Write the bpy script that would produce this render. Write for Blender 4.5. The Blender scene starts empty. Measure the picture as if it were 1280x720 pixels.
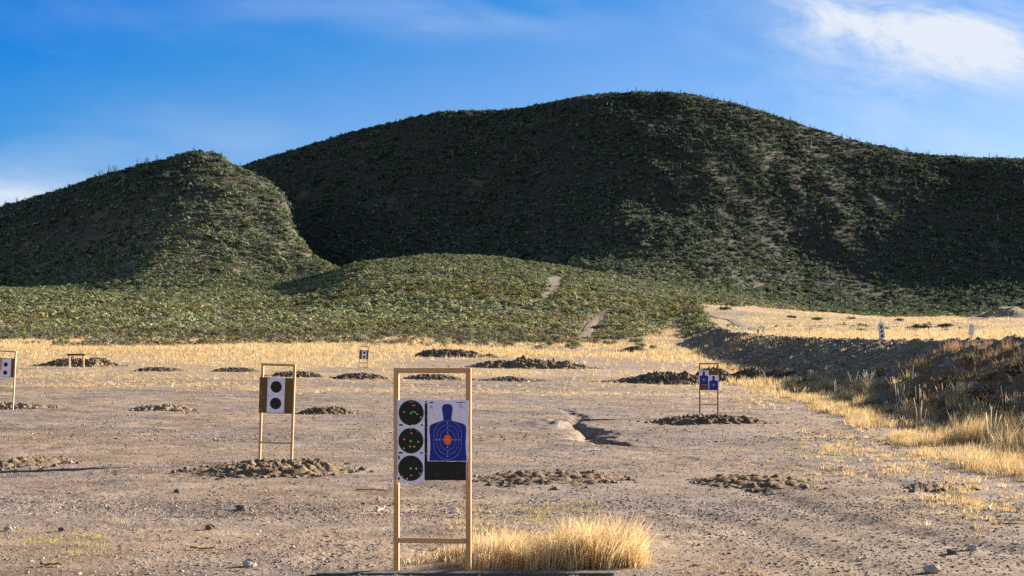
import bpy, bmesh, math, random
import numpy as np
random.seed(7)
rng = np.random.default_rng(7)
PI = math.pi
R = math.radians
F, HY, CH = 1778.0, 462.0, 1.49       # focal length in photo pixels, horizon row, eye height
SUN_AZ, SUN_EL = 36.0, 15.8           # sun: degrees from +X towards +Y, elevation

scene = bpy.context.scene
COL = scene.collection

# ------------------------------------------------------------------ noise
_pr = np.random.default_rng(99)
_PERM = _pr.permutation(1024).astype(np.int32)
_ga = _pr.uniform(0, 2 * PI, 1024)
_GX = np.cos(_ga).astype(np.float32); _GY = np.sin(_ga).astype(np.float32)

def pnoise(x, y, seed=0):
    x = np.asarray(x, float); y = np.asarray(y, float)
    x, y = np.broadcast_arrays(x, y)
    x0 = np.floor(x); y0 = np.floor(y)
    fx = (x - x0).astype(np.float32); fy = (y - y0).astype(np.float32)
    ix = x0.astype(np.int32); iy = y0.astype(np.int32)
    ux = fx * fx * fx * (fx * (fx * 6 - 15) + 10); uy = fy * fy * fy * (fy * (fy * 6 - 15) + 10)
    sd_ = (seed * 131) & 1023
    pa = _PERM[(ix + sd_) & 1023]; pb = _PERM[(ix + 1 + sd_) & 1023]
    def g(p, dx, dy):
        h = _PERM[(p + iy + dy) & 1023]
        return _GX[h] * (fx - dx) + _GY[h] * (fy - dy)
    n0 = g(pa, 0, 0); n0 = n0 + (g(pb, 1, 0) - n0) * ux
    n1 = g(pa, 0, 1); n1 = n1 + (g(pb, 1, 1) - n1) * ux
    return (n0 + (n1 - n0) * uy) * 1.5

def fbm(x, y, octaves=4, seed=0, gain=0.5, lac=2.03):
    s = 0.0; a = 1.0; t = 0.0
    for o in range(octaves):
        s = s + a * pnoise(x, y, seed + o * 17); t += a
        x = x * lac + 13.7; y = y * lac - 7.3; a *= gain
    return s / t

def sstep(a, b, x):
    t = np.clip((x - a) / (b - a), 0, 1)
    return t * t * (3 - 2 * t)

def smax(a, b, k):
    h = np.clip(0.5 + 0.5 * (a - b) / k, 0, 1)
    return b * (1 - h) + a * h + k * h * (1 - h)

def smooth_table(xs, ys, lo, hi, n=1500, w=0.03, log=True):
    g = np.linspace(math.log(lo), math.log(hi), n) if log else np.linspace(lo, hi, n)
    v = np.interp(np.exp(g) if log else g, xs, ys)
    k = max(3, int(n * w)); ker = np.hanning(k + 2)[1:-1]; ker /= ker.sum()
    v = np.convolve(np.pad(v, (k, k), mode='edge'), ker, 'same')[k:-k]
    return (lambda q: np.interp(np.log(np.maximum(q, 1e-3)), g, v)) if log else (lambda q: np.interp(q, g, v))

# ------------------------------------------------------------------ terrain
base_t = smooth_table([1, 24, 41, 60, 84, 130, 200, 260, 350, 450, 600, 900, 2500],
                      [0, 0, .12, .50, 1.15, 2.55, 5.0, 8.4, 14.2, 20.5, 28, 38, 60], 1, 2500, w=.035)
apron_t = smooth_table([1, 240, 300, 400, 470, 530, 640, 800, 2500],
                       [0, 0, 1.6, 12.5, 19.6, 18.5, 12, 6, 0], 1, 2500, w=.02)
apron_w = smooth_table([-3000, 0, 200, 330, 372, 450, 540, 620, 700, 800, 900, 1000, 1100, 5000],
                       [.40, .45, .50, .50, .55, .93, 1.04, 1.0, .9, .62, .42, .15, 0, 0], -3000, 5000, n=4000, w=.008, log=False)
ridge_y = smooth_table([-3000, -600, 100, 220, 300, 400, 500, 560, 640, 700, 750, 790, 850, 900, 950, 1000, 1060, 1130, 1200, 1280, 1450, 1900, 5000],
                       [400, 380, 320, 258, 208, 178, 153, 144, 141, 129, 120.5, 118, 120.5, 129, 142, 159, 176, 190, 198, 201, 203, 240, 330],
                       -3000, 5000, n=6000, w=.006, log=False)
left_y = smooth_table([-3000, -700, -200, 0, 60, 120, 180, 220, 252, 5000],
                      [440, 400, 315, 261, 245, 226, 205, 195.5, 191.5, 191.5], -3000, 5000, n=6000, w=.004, log=False)
berm_x = smooth_table([1, 10, 23, 30, 55, 70, 130, 200, 300, 400, 2500],
                      [8.6, 8.7, 9.3, 10.3, 13.2, 14.2, 18.6, 24.6, 35, 46, 260], 1, 2500, w=.03)
berm_h = smooth_table([1, 20, 60, 84, 130, 200, 300, 380, 2500],
                      [2.3, 2.45, 2.3, 2.2, 2.0, 2.2, 1.3, 0, 0], 1, 2500, w=.03)

GULLY = None
def seg_dist(x, y, pts):
    best = np.full(np.shape(x), 1e9); tt = np.zeros(np.shape(x)); n = len(pts) - 1
    for i in range(n):
        ax, ay = pts[i]; bx, by = pts[i + 1]
        dx, dy = bx - ax, by - ay
        t = np.clip(((x - ax) * dx + (y - ay) * dy) / (dx * dx + dy * dy), 0, 1)
        d = np.hypot(x - ax - t * dx, y - ay - t * dy)
        m = d < best
        best = np.where(m, d, best); tt = np.where(m, (i + t) / n, tt)
    return best, tt

RUN = 5.6
def H(x, y, fine=True):
    x = np.asarray(x, float); y = np.asarray(y, float)
    d = np.maximum(y, 2.0)
    px = 640 + F * np.clip(x / np.maximum(d, 30), -3, 3)
    z = base_t(d) - 0.016 * np.clip(x, -20, 14) * sstep(14, 45, d)
    # cut bank and terrace on the right
    n1 = fbm(x * .12, y * .12, 3, 5)
    n2 = fbm(x * .9, y * .22, 3, 9)
    bx = berm_x(d) + n1 * 1.2 * sstep(20, 60, d)
    run = RUN
    t = np.clip((x - bx) / run, 0, 1)
    rough = sstep(0, .2, t) * (1 - sstep(.9, 1, t))
    step = berm_h(d) * (t * t * (3 - 2 * t) * .45 + t * .55)
    # erosion fingers across the bank, deeper far away
    fing = np.abs(pnoise((y + x * .6) * .11, x * .02, 31)) * sstep(70, 130, d) * 1.1
    z = z + np.maximum(step - fing * rough, 0) + rough * (n2 * .18 + fbm(x * 3, y * 1.5, 2, 11) * .05)
    # low lip of spoil along the crest
    z = z + np.exp(-((x - bx - run) / .9) ** 2) * (.10 + .2 * n2 + .12 * fbm(x * 1.7, y * 1.1, 2, 13)) * berm_h(d) / 2.3
    # alluvial apron / foothill
    ap = apron_t(d) * apron_w(px)
    z = z + ap * (1 + .10 * fbm(x * .012, y * .012, 3, 21))
    # spoil heap at the right end of the terrace
    z = z + 2.4 * np.exp(-(((x - 113) / 5.0) ** 2 + ((y - 325) / 7.0) ** 2)) * (1 + .3 * pnoise(x * .3, y * .3, 3)) 
    z = z + 1.0 * np.exp(-(((x - 124) / 12) ** 2 + ((y - 318) / 7.0) ** 2))
    far = d > 250
    if np.any(far):
        hn = fbm(x * .011, y * .011, 4, 41)
        rg = 1 - np.abs(fbm(x * .016 + .25 * hn, y * .006, 3, 55)) * 2.2
        mr = 800.0
        ry = ridge_y(px)
        zc = CH + (HY - ry) * mr / F
        dd = d + 14 * hn
        s = np.where(dd < mr, .63, .35)
        main = zc - s * (np.sqrt((dd - mr) ** 2 + 26 ** 2) - 26) * (1 + .0 * hn)
        main = main + (rg - .4) * 2.7 * sstep(15, 90, mr - d) * sstep(.0, .3, (mr - d) / 240)
        # left hill: a ridge that ends in a cone
        ml = 640.0
        lx = (252 - 640) / F * ml
        xx = x * ml / d * .5 + x * .5
        dx = np.maximum(xx - lx, 0)
        pl = 640 + F * np.minimum(xx, lx) / ml
        zl = CH + (HY - left_y(pl)) * ml / F
        dy = d - ml
        rr = np.sqrt((dy * np.where(dy < 0, .78, .8)) ** 2 + (dx * 1.02) ** 2)
        sl_ = .57 + .07 * (1 - sstep(60, 200, px))
        kn = np.maximum(px - np.interp(d, [500, 520, 580, 640, 700], [398, 378, 343, 336, 334]) - 7 * pnoise(d * .05, d * 0 + 3.3, 58), 0) * d / F
        left = zl - sl_ * (np.sqrt(rr ** 2 + 6 ** 2) - 6) - 1.7 * kn * sstep(0, 16, kn)
        left = left + (rg - .4) * 2.6 + 2.8 * fbm(x * .035, y * .03, 3, 57) - 1.2 * sstep(10, 60, rr)
        pass
        
        z = np.where(far, smax(smax(z - 3.0 * sstep(300, 520, d), main, 22.0 + 14 * sstep(380, 450, px) + 16 * sstep(640, 820, px)), left, 26.0 - 22 * sstep(540, 640, d)), z)
    # medium relief
    z = z + fbm(x * .035, y * .035, 3, 61) * (.10 + .5 * sstep(80, 250, d)) * sstep(14, 40, d)
    if fine and np.any(d < 140):
        near = 1 - sstep(60, 140, d)
        z = z + fbm(x * .45, y * .45, 3, 71) * .045 * (.5 + sstep(12, 30, d)) * near
        pat = sstep(-.1, .35, fbm(x * .22 + 5, y * .22, 2, 81))
        z = z + near * (fbm(x * 3.1, y * 3.1, 3, 91) * (.008 + .016 * pat) + fbm(x * 15, y * 13, 3, 95, .65) * (.006 + .006 * pat))
        # tyre ruts curving from the lower right
        for (pts, wdt, dep) in RUTS:
            q, _ = seg_dist(x, y, pts)
            z = z - dep * np.exp(-(q / wdt) ** 2) + dep * .5 * np.exp(-((q - wdt * 1.9) / wdt) ** 2)
        if GULLY is not None:
            q, tq = seg_dist(x + .3 * pnoise(x * 1.9, y * 1.3, 7), y + .5 * pnoise(x * 1.1, y * .9, 6), GULLY)
            z = z - np.interp(tq, [0, .2, .45, .6, .8, 1], [.04, .09, .24, .22, .05, .0]) * (1 + .4 * pnoise(x * 2.3, y * 1.2, 8)) * np.exp(-(q / np.interp(tq, [0, .5, .7, 1], [.16, .34, .3, .16])) ** 3) + .06 * np.exp(-((x - 1.1) / .6) ** 2 - ((y - 36) / 3) ** 2) * (1 + pnoise(x * 3, y * 2, 9)) + .03 * np.exp(-((x - 1.35) / .5) ** 2 - ((y - 31) / 2) ** 2)
        z = z + sstep(140, 300, d) * fbm(x * .15, y * .15, 3, 99) * .9
    return z

RUTS = []
_D = np.exp(np.linspace(math.log(6), math.log(900), 2600))
def G(px, py, fine=True, dmin=6):
    """ground point seen at photo pixel (px, py)"""
    x = (px - 640) / F * _D
    z = H(x, _D, fine)
    sy = HY - F * (z - CH) / _D
    idx = np.where((sy <= py) & (_D > dmin))[0]
    i = idx[0] if len(idx) else len(_D) - 1
    return float(x[i]), float(_D[i]), float(z[i])

def GX(px, py):
    a = G(px, py, False); return (a[0], a[1])
_ruts = [([GX(1275, 640), GX(1180, 618), GX(1090, 596), GX(1000, 583), GX(900, 574)], .16, .018),
         ([GX(1278, 690), GX(1170, 676), GX(1080, 655), GX(1000, 632), GX(940, 612)], .2, .022),
         ([GX(1100, 716), GX(1010, 690), GX(930, 660), GX(860, 640)], .2, .02),
         ([GX(720, 610), GX(640, 625), GX(380, 650), GX(250, 690)], .25, .02)]
GULLY = [GX(706, 512), GX(724, 521), GX(716, 532), GX(740, 540), GX(738, 552), GX(785, 558), GX(850, 566)]
RUTS = _ruts

# ------------------------------------------------------------------ mesh helpers
def link(o, parent=None):
    COL.objects.link(o)
    if parent: o.parent = parent
    return o

def tag(o, label=None, cat=None, group=None, kind=None):
    if label: o['label'] = label
    if cat: o['category'] = cat
    if group: o['group'] = group
    if kind: o['kind'] = kind
    return o

def empty(name, loc=(0, 0, 0), rot=(0, 0, 0)):
    o = bpy.data.objects.new(name, None); o.location = loc; o.rotation_euler = rot
    o.empty_display_size = .1
    return link(o)

def mesh_np(name, co, faces, mat, parent=None, smooth=False, colors=None):
    """co (N,3), faces (M,3 or 4) -> one mesh object; colors = {attr: (N,3 or 4)}"""
    me = bpy.data.meshes.new(name)
    n, (m, k) = len(co), faces.shape
    me.vertices.add(n); me.vertices.foreach_set('co', np.ascontiguousarray(co, dtype=np.float32).ravel())
    me.loops.add(m * k); me.loops.foreach_set('vertex_index', faces.astype(np.int32).ravel())
    me.polygons.add(m)
    me.polygons.foreach_set('loop_start', np.arange(0, m * k, k, dtype=np.int32))
    me.polygons.foreach_set('loop_total', np.full(m, k, dtype=np.int32))
    me.polygons.foreach_set('use_smooth', np.full(m, smooth, dtype=bool))
    if colors:
        for nm, c in colors.items():
            if c.shape[1] == 3: c = np.hstack([c, np.ones((len(c), 1))])
            a = me.color_attributes.new(nm, 'FLOAT_COLOR', 'POINT')
            a.data.foreach_set('color', np.ascontiguousarray(c, dtype=np.float32).ravel())
    me.update(calc_edges=True); me.validate()
    me.materials.append(mat)
    o = bpy.data.objects.new(name, me)
    return link(o, parent)

def bm_obj(name, bm, mat, parent=None, smooth=False):
    me = bpy.data.meshes.new(name); bm.to_mesh(me); bm.free()
    for p in me.polygons: p.use_smooth = smooth
    me.materials.append(mat)
    o = bpy.data.objects.new(name, me)
    return link(o, parent)

def box(name, x0, x1, y0, y1, z0, z1, mat, parent=None, bev=0.0, shear=None):
    bm = bmesh.new()
    r = bmesh.ops.create_cube(bm, size=1)
    for v in r['verts']:
        v.co.x = x0 if v.co.x < 0 else x1
        v.co.y = y0 if v.co.y < 0 else y1
        v.co.z = z0 if v.co.z < 0 else z1
    if bev: bmesh.ops.bevel(bm, geom=bm.edges[:], offset=bev, segments=2, affect='EDGES')
    return bm_obj(name, bm, mat, parent)

def flat(name, pts, y, mat, parent, th=.0008):
    """thin printed shape in the XZ plane, facing -Y"""
    bm = bmesh.new()
    a = [bm.verts.new((p[0], y, p[1])) for p in pts]
    b = [bm.verts.new((p[0], y + th, p[1])) for p in pts]
    bm.faces.new(a); bm.faces.new(b[::-1])
    n = len(pts)
    for i in range(n): bm.faces.new((a[i], b[i], b[(i + 1) % n], a[(i + 1) % n]))
    bmesh.ops.recalc_face_normals(bm, faces=bm.faces[:])
    return bm_obj(name, bm, mat, parent)

def rings(name, shapes, y, mat, parent):
    """annuli: list of (outer pts, inner pts)"""
    bm = bmesh.new()
    for o_, i_ in shapes:
        a = [bm.verts.new((p[0], y, p[1])) for p in o_]
        b = [bm.verts.new((p[0], y, p[1])) for p in i_]
        n = len(a)
        for k in range(n): bm.faces.new((a[k], a[(k + 1) % n], b[(k + 1) % n], b[k]))
    bmesh.ops.recalc_face_normals(bm, faces=bm.faces[:])
    return bm_obj(name, bm, mat, parent)

def blobs(name, items, y, mat, parent, n=10):
    """small printed dots, each a piece of its own: (x, z, rx, rz)"""
    for (x, z, rx, rz) in items:
        bm = bmesh.new()
        vs = [bm.verts.new((x + rx * math.cos(2 * PI * k / n), y, z + rz * math.sin(2 * PI * k / n))) for k in range(n)]
        bm.faces.new(vs)
        bm_obj(name, bm, mat, parent)

def disc_pts(x, z, r, n=40, rz=None):
    rz = rz or r
    return [(x + r * math.cos(2 * PI * k / n), z + rz * math.sin(2 * PI * k / n)) for k in range(n)]

def stadium(x, z, w, h, n=14):
    """w = half width, h = half height (h >= w)"""
    s = h - w; out = []
    for k in range(n + 1):
        a = PI * k / n; out.append((x + w * math.cos(a), z + s + w * math.sin(a)))
    for k in range(n + 1):
        a = PI + PI * k / n; out.append((x + w * math.cos(a), z - s + w * math.sin(a)))
    return out

# ------------------------------------------------------------------ materials
def new_mat(name):
    m = bpy.data.materials.new(name); m.use_nodes = True
    nt = m.node_tree; b = nt.nodes['Principled BSDF']
    return m, nt, b

def N(nt, typ, **kw):
    n = nt.nodes.new(typ)
    for k, v in kw.items():
        if k in n.inputs.keys(): n.inputs[k].default_value = v
        else: setattr(n, k, v)
    return n

def noise(nt, vec, scale, detail=4, rough=.55, dist=0):
    n = nt.nodes.new('ShaderNodeTexNoise')
    n.inputs['Scale'].default_value = scale; n.inputs['Detail'].default_value = detail
    n.inputs['Roughness'].default_value = rough; n.inputs['Distortion'].default_value = dist
    nt.links.new(vec, n.inputs['Vector'])
    return n.outputs['Fac']

def ramp(nt, fac, stops):
    r = nt.nodes.new('ShaderNodeValToRGB')
    e = r.color_ramp.elements
    while len(e) < len(stops): e.new(.5)
    for i, (p, c) in enumerate(stops):
        e[i].position = p; e[i].color = (*c, 1) if len(c) == 3 else c
    nt.links.new(fac, r.inputs['Fac'])
    return r.outputs['Color']

def mix(nt, fac, a, b, mode='MIX'):
    m = nt.nodes.new('ShaderNodeMix'); m.data_type = 'RGBA'; m.blend_type = mode; m.clamp_factor = True
    for sock, v in ((m.inputs['Factor'], fac), (m.inputs['A'], a), (m.inputs['B'], b)):
        if hasattr(v, 'links'): nt.links.new(v, sock)
        elif isinstance(v, (int, float)): 
            sock.default_value = v
        else: sock.default_value = (*v, 1)
    # colour sockets are the ones named A/B of RGBA type
    return m.outputs['Result']

def mixc(nt, fac, a, b, mode='MIX'):
    m = nt.nodes.new('ShaderNodeMix'); m.data_type = 'RGBA'; m.blend_type = mode
    fi, ai, bi = m.inputs[0], m.inputs[6], m.inputs[7]
    for sock, v in ((fi, fac), (ai, a), (bi, b)):
        if isinstance(v, bpy.types.NodeSocket): nt.links.new(v, sock)
        elif isinstance(v, (int, float)): sock.default_value = v
        else: sock.default_value = (*v, 1)
    return m.outputs[2]

def math_n(nt, op, a, b=None, c=None, clamp=False):
    m = nt.nodes.new('ShaderNodeMath'); m.operation = op; m.use_clamp = clamp
    for i, v in enumerate((a, b, c)):
        if v is None: continue
        if isinstance(v, bpy.types.NodeSocket): nt.links.new(v, m.inputs[i])
        else: m.inputs[i].default_value = v
    return m.outputs[0]

def ground_material():
    m, nt, b = new_mat('desert_ground')
    pos = N(nt, 'ShaderNodeNewGeometry').outputs['Position']
    msk = N(nt, 'ShaderNodeVertexColor'); msk.layer_name = 'mask'
    sep = N(nt, 'ShaderNodeSeparateColor'); nt.links.new(msk.outputs['Color'], sep.inputs['Color'])
    fG, fS, fP = sep.outputs[0], sep.outputs[1], sep.outputs[2]
    n_big = noise(nt, pos, .18, 4, .6)
    n_mid = noise(nt, pos, 1.6, 5, .65)
    n_fine = noise(nt, pos, 22, 4, .7)
    n_grit = noise(nt, pos, 75, 3, .75)
    tan = ramp(nt, n_mid, [(.32, (.205, .143, .097)), (.5, (.30, .219, .157)), (.68, (.40, .30, .225))])
    grey = ramp(nt, n_mid, [(.32, (.17, .133, .116)), (.5, (.24, .19, .168)), (.7, (.335, .272, .245))])
    big = ramp(nt, n_big, [(.42, (0, 0, 0)), (.58, (1, 1, 1))])
    c = mixc(nt, big, tan, grey)
    sp = ramp(nt, n_fine, [(.3, (.55, .52, .5)), (.47, (1, 1, 1)), (.62, (1.0, 1.0, 1.0)), (.78, (1.35, 1.32, 1.3))])
    c = mixc(nt, 1.0, c, sp, 'MULTIPLY')
    sp2 = ramp(nt, n_grit, [(.33, (.62, .6, .58)), (.5, (1, 1, 1)), (.7, (1.28, 1.25, 1.22))])
    c = mixc(nt, .8, c, sp2, 'MULTIPLY')
    worn = ramp(nt, noise(nt, pos, .45, 5, .62, .8), [(.36, (.74, .70, .68)), (.5, (1, 1, 1)), (.62, (1.16, 1.15, 1.13))])
    c = mixc(nt, 1.0, c, worn, 'MULTIPLY')
    # scattered pebbles printed in colour and bump
    vo = N(nt, 'ShaderNodeTexVoronoi'); vo.inputs['Scale'].default_value = 26; nt.links.new(pos, vo.inputs['Vector'])
    peb = math_n(nt, 'LESS_THAN', vo.outputs['Distance'], .33)
    pcol = ramp(nt, vo.outputs['Color'], [(.2, (.2, .155, .135)), (.5, (.35, .29, .25)), (.9, (.58, .52, .47))])
    psel = ramp(nt, noise(nt, pos, 7, 2, .5), [(.45, (0, 0, 0)), (.6, (1, 1, 1))])
    c = mixc(nt, math_n(nt, 'MULTIPLY', peb, psel), c, pcol)
    # straw ground
    s_n = noise(nt, pos, 2.3, 5, .7)
    straw = ramp(nt, s_n, [(.3, (.27, .19, .12)), (.5, (.47, .345, .20)), (.7, (.60, .465, .28))])
    c = mixc(nt, math_n(nt, 'MULTIPLY', fG, math_n(nt, 'ADD', .35, math_n(nt, 'MULTIPLY', s_n, 1.2)), clamp=True), c, straw)
    # soil between the scrub
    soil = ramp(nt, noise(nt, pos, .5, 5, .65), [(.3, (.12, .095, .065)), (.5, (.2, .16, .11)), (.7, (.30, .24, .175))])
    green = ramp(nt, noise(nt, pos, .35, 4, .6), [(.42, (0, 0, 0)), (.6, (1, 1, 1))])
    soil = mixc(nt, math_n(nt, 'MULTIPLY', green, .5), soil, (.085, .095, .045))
    soil = mixc(nt, msk.outputs['Alpha'], soil, mixc(nt, 1.0, soil, (.32, .33, .38), 'MULTIPLY'))  # far soil darker and bluer: mountain shade painted into the colour
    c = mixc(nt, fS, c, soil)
    pale = ramp(nt, noise(nt, pos, .7, 5, .6), [(.3, (.2, .155, .12)), (.7, (.42, .34, .27))])
    c = mixc(nt, fP, c, pale)
    nt.links.new(c, b.inputs['Base Color'])
    b.inputs['Roughness'].default_value = .95
    b.inputs['Specular IOR Level'].default_value = .15
    hgt = math_n(nt, 'ADD', math_n(nt, 'MULTIPLY', n_fine, 1.0), math_n(nt, 'MULTIPLY', n_grit, .35))
    hgt = math_n(nt, 'ADD', hgt, math_n(nt, 'MULTIPLY', math_n(nt, 'MULTIPLY', peb, psel), math_n(nt, 'MULTIPLY', math_n(nt, 'SUBTRACT', .33, vo.outputs['Distance']), 2.0)))
    bp = N(nt, 'ShaderNodeBump'); bp.inputs['Strength'].default_value = .75; bp.inputs['Distance'].default_value = .03
    nt.links.new(hgt, bp.inputs['Height']); nt.links.new(bp.outputs['Normal'], b.inputs['Normal'])
    return m

def dirt_material(name, lo, hi, scale=1.0):
    m, nt, b = new_mat(name)
    pos = N(nt, 'ShaderNodeNewGeometry').outputs['Position']
    n1 = noise(nt, pos, 3.0 * scale, 6, .7); n2 = noise(nt, pos, 24 * scale, 4, .7)
    c = ramp(nt, n1, [(.3, lo), (.7, hi)])
    c = mixc(nt, .7, c, ramp(nt, n2, [(.3, (.6, .6, .6)), (.5, (1, 1, 1)), (.75, (1.35, 1.3, 1.25))]), 'MULTIPLY')
    nt.links.new(c, b.inputs['Base Color']); b.inputs['Roughness'].default_value = 1
    b.inputs['Specular IOR Level'].default_value = .1
    bp = N(nt, 'ShaderNodeBump'); bp.inputs['Strength'].default_value = .8; bp.inputs['Distance'].default_value = .05
    nt.links.new(n2, bp.inputs['Height']); nt.links.new(bp.outputs['Normal'], b.inputs['Normal'])
    return m

def wood_material(name, lo, hi, knots=True):
    m, nt, b = new_mat(name)
    tc = N(nt, 'ShaderNodeTexCoord').outputs['Object']
    mp = N(nt, 'ShaderNodeMapping'); mp.inputs['Scale'].default_value = (1, 1, .06)
    nt.links.new(tc, mp.inputs['Vector'])
    g = noise(nt, mp.outputs['Vector'], 160, 5, .65, .4)
    g2 = noise(nt, tc, 5, 3, .5)
    c = ramp(nt, g, [(.3, lo), (.7, hi)])
    c = mixc(nt, .6, c, ramp(nt, g2, [(.3, (.78, .72, .66)), (.7, (1.1, 1.1, 1.1))]), 'MULTIPLY')
    if knots:
        vo = N(nt, 'ShaderNodeTexVoronoi'); vo.inputs['Scale'].default_value = 3.3; nt.links.new(tc, vo.inputs['Vector'])
        k = ramp(nt, vo.outputs['Distance'], [(.0, (1, 1, 1)), (.07, (0, 0, 0))])
        c = mixc(nt, k, c, (.16, .07, .025))
    nt.links.new(c, b.inputs['Base Color']); b.inputs['Roughness'].default_value = .65
    b.inputs['Specular IOR Level'].default_value = .3
    return m

def plain(name, col, rough=.7, var=.12, scale=12, spec=.3):
    m, nt, b = new_mat(name)
    tc = N(nt, 'ShaderNodeTexCoord').outputs['Object']
    n = noise(nt, tc, scale, 5, .6)
    c = mixc(nt, 1.0, col, ramp(nt, n, [(.25, (1 - var,) * 3), (.75, (1 + var,) * 3)]), 'MULTIPLY')
    nt.links.new(c, b.inputs['Base Color']); b.inputs['Roughness'].default_value = rough
    b.inputs['Specular IOR Level'].default_value = spec
    return m

def leaf_material(name, attr='tint', trans=.3, rough=.8):
    """vertex colour tinted leaf or blade: a diffuse face that lets some light through"""
    m, nt, b = new_mat(name)
    vc = N(nt, 'ShaderNodeVertexColor'); vc.layer_name = attr
    out = nt.nodes['Material Output']
    nt.nodes.remove(b)
    d = N(nt, 'ShaderNodeBsdfDiffuse'); t = N(nt, 'ShaderNodeBsdfTranslucent')
    nt.links.new(vc.outputs['Color'], d.inputs['Color']); nt.links.new(vc.outputs['Color'], t.inputs['Color'])
    mx = N(nt, 'ShaderNodeMixShader'); mx.inputs[0].default_value = trans
    nt.links.new(d.outputs[0], mx.inputs[1]); nt.links.new(t.outputs[0], mx.inputs[2])
    nt.links.new(mx.outputs[0], out.inputs['Surface'])
    return m

M = {}
M['ground'] = ground_material()
M['mound'] = dirt_material('mound_dirt', (.13, .088, .056), (.30, .215, .145))
M['mound_pale'] = dirt_material('pale_mound_dirt', (.2, .145, .10), (.38, .29, .21))
M['mound_warm'] = dirt_material('warm_mound_dirt', (.15, .105, .068), (.34, .25, .17))
M['mound_dark'] = dirt_material('dark_mound_dirt', (.10, .072, .055), (.22, .165, .125), .5)
M['track'] = dirt_material('track_dirt', (.20, .15, .10), (.32, .25, .18), .5)
M['wood'] = wood_material('pine_lumber', (.55, .30, .13), (.72, .46, .235))
M['wood_old'] = wood_material('weathered_lumber', (.27, .13, .075), (.40, .215, .125), False)
M['wood_pale'] = wood_material('pale_lumber', (.5, .36, .26), (.66, .5, .38), False)
M['card'] = plain('cardboard', (.56, .37, .28), .9, .08)
M['card_dark'] = plain('brown_hardboard', (.16, .095, .035), .85, .15, 9)
M['paper'] = plain('target_paper', (.86, .80, .97), .8, .04)
_nt = M['paper'].node_tree; _b = _nt.nodes['Principled BSDF']; _tc = N(_nt, 'ShaderNodeTexCoord').outputs['Object']
_bp = N(_nt, 'ShaderNodeBump'); _bp.inputs['Strength'].default_value = .5; _bp.inputs['Distance'].default_value = .01
_nt.links.new(noise(_nt, _tc, 14, 3, .5, 1.0), _bp.inputs['Height']); _nt.links.new(_bp.outputs['Normal'], _b.inputs['Normal'])
M['black'] = plain('black_ink', (.012, .011, .012), .6, .2)
M['blue'] = plain('blue_ink', (.012, .025, .27), .6, .12, 30)
M['bluemark'] = plain('dark_blue_print', (.05, .06, .2), .7)
M['palemark'] = plain('faint_blue_print', (.36, .38, .6), .7)
M['orange'] = plain('orange_ink', (.85, .13, .03), .6)
M['white'] = plain('white_print', (.75, .78, .9), .7)
M['blueline'] = plain('pale_blue_line', (.22, .30, .68), .7)
M['olive'] = plain('olive_ring_ink', (.055, .06, .02), .6)
M['greyline'] = plain('grey_line_ink', (.045, .042, .045), .6)
M['red_faint'] = plain('dull_red_ink', (.09, .018, .012), .6)
M['c_green'] = plain('green_splash', (.03, .65, .10), .5)
M['c_teal'] = plain('teal_splash', (.04, .42, .28), .5)
M['c_yellow'] = plain('yellow_splash', (.85, .68, .16), .5)
M['c_peach'] = plain('peach_splash', (.85, .5, .24), .5)
M['c_red'] = plain('red_splash', (.85, .17, .09), .5)
M['c_magenta'] = plain('magenta_splash', (.42, .03, .32), .5)
M['c_white'] = plain('white_hole', (.7, .72, .75), .5)
M['orange_paper'] = plain('orange_paper', (.75, .30, .2), .8)
M['timber'] = plain('grey_ground_timber', (.13, .115, .10), .9, .35, 25)
M['rock_dark'] = plain('dark_stone', (.13, .11, .10), .9, .3, 30)
M['rock_pale'] = plain('pale_stone', (.46, .38, .32), .9, .2, 30)
M['twig'] = plain('dead_twig', (.30, .2, .12), .9, .3, 40)
M['straw_twig'] = plain('straw_stalk', (.62, .5, .3), .9, .2, 40)
M['sign_white'] = plain('sign_white_paint', (.72, .72, .74), .6, .06)
M['sign_dark'] = plain('sign_dark_paint', (.03, .035, .05), .6)
M['rust'] = plain('rusty_steel', (.12, .07, .05), .8, .3, 40)
M['leaf'] = leaf_material('shrub_leaf', trans=.25)
M['straw'] = leaf_material('straw_blade', trans=.4)
def stones_material():
    m, nt, b = new_mat('gravel_stones')
    vc = N(nt, 'ShaderNodeVertexColor'); vc.layer_name = 'tint'
    nt.links.new(vc.outputs['Color'], b.inputs['Base Color']); b.inputs['Roughness'].default_value = .9
    b.inputs['Specular IOR Level'].default_value = .2
    return m
M['stones'] = stones_material()

# ------------------------------------------------------------------ ground and hills
def polypx(pts): return [GX(*p) for p in pts]
PATH_SCAR = polypx([(697, 346), (692, 360), (684, 372), (668, 379)])
TRACK_A = polypx([(728, 422), (737, 408), (748, 395), (762, 387)])
TRACK_B = polypx([(948, 414), (915, 400), (880, 390)])
TRACK_C = polypx([(1225, 399), (1190, 391), (1165, 386), (1130, 385)])

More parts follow.
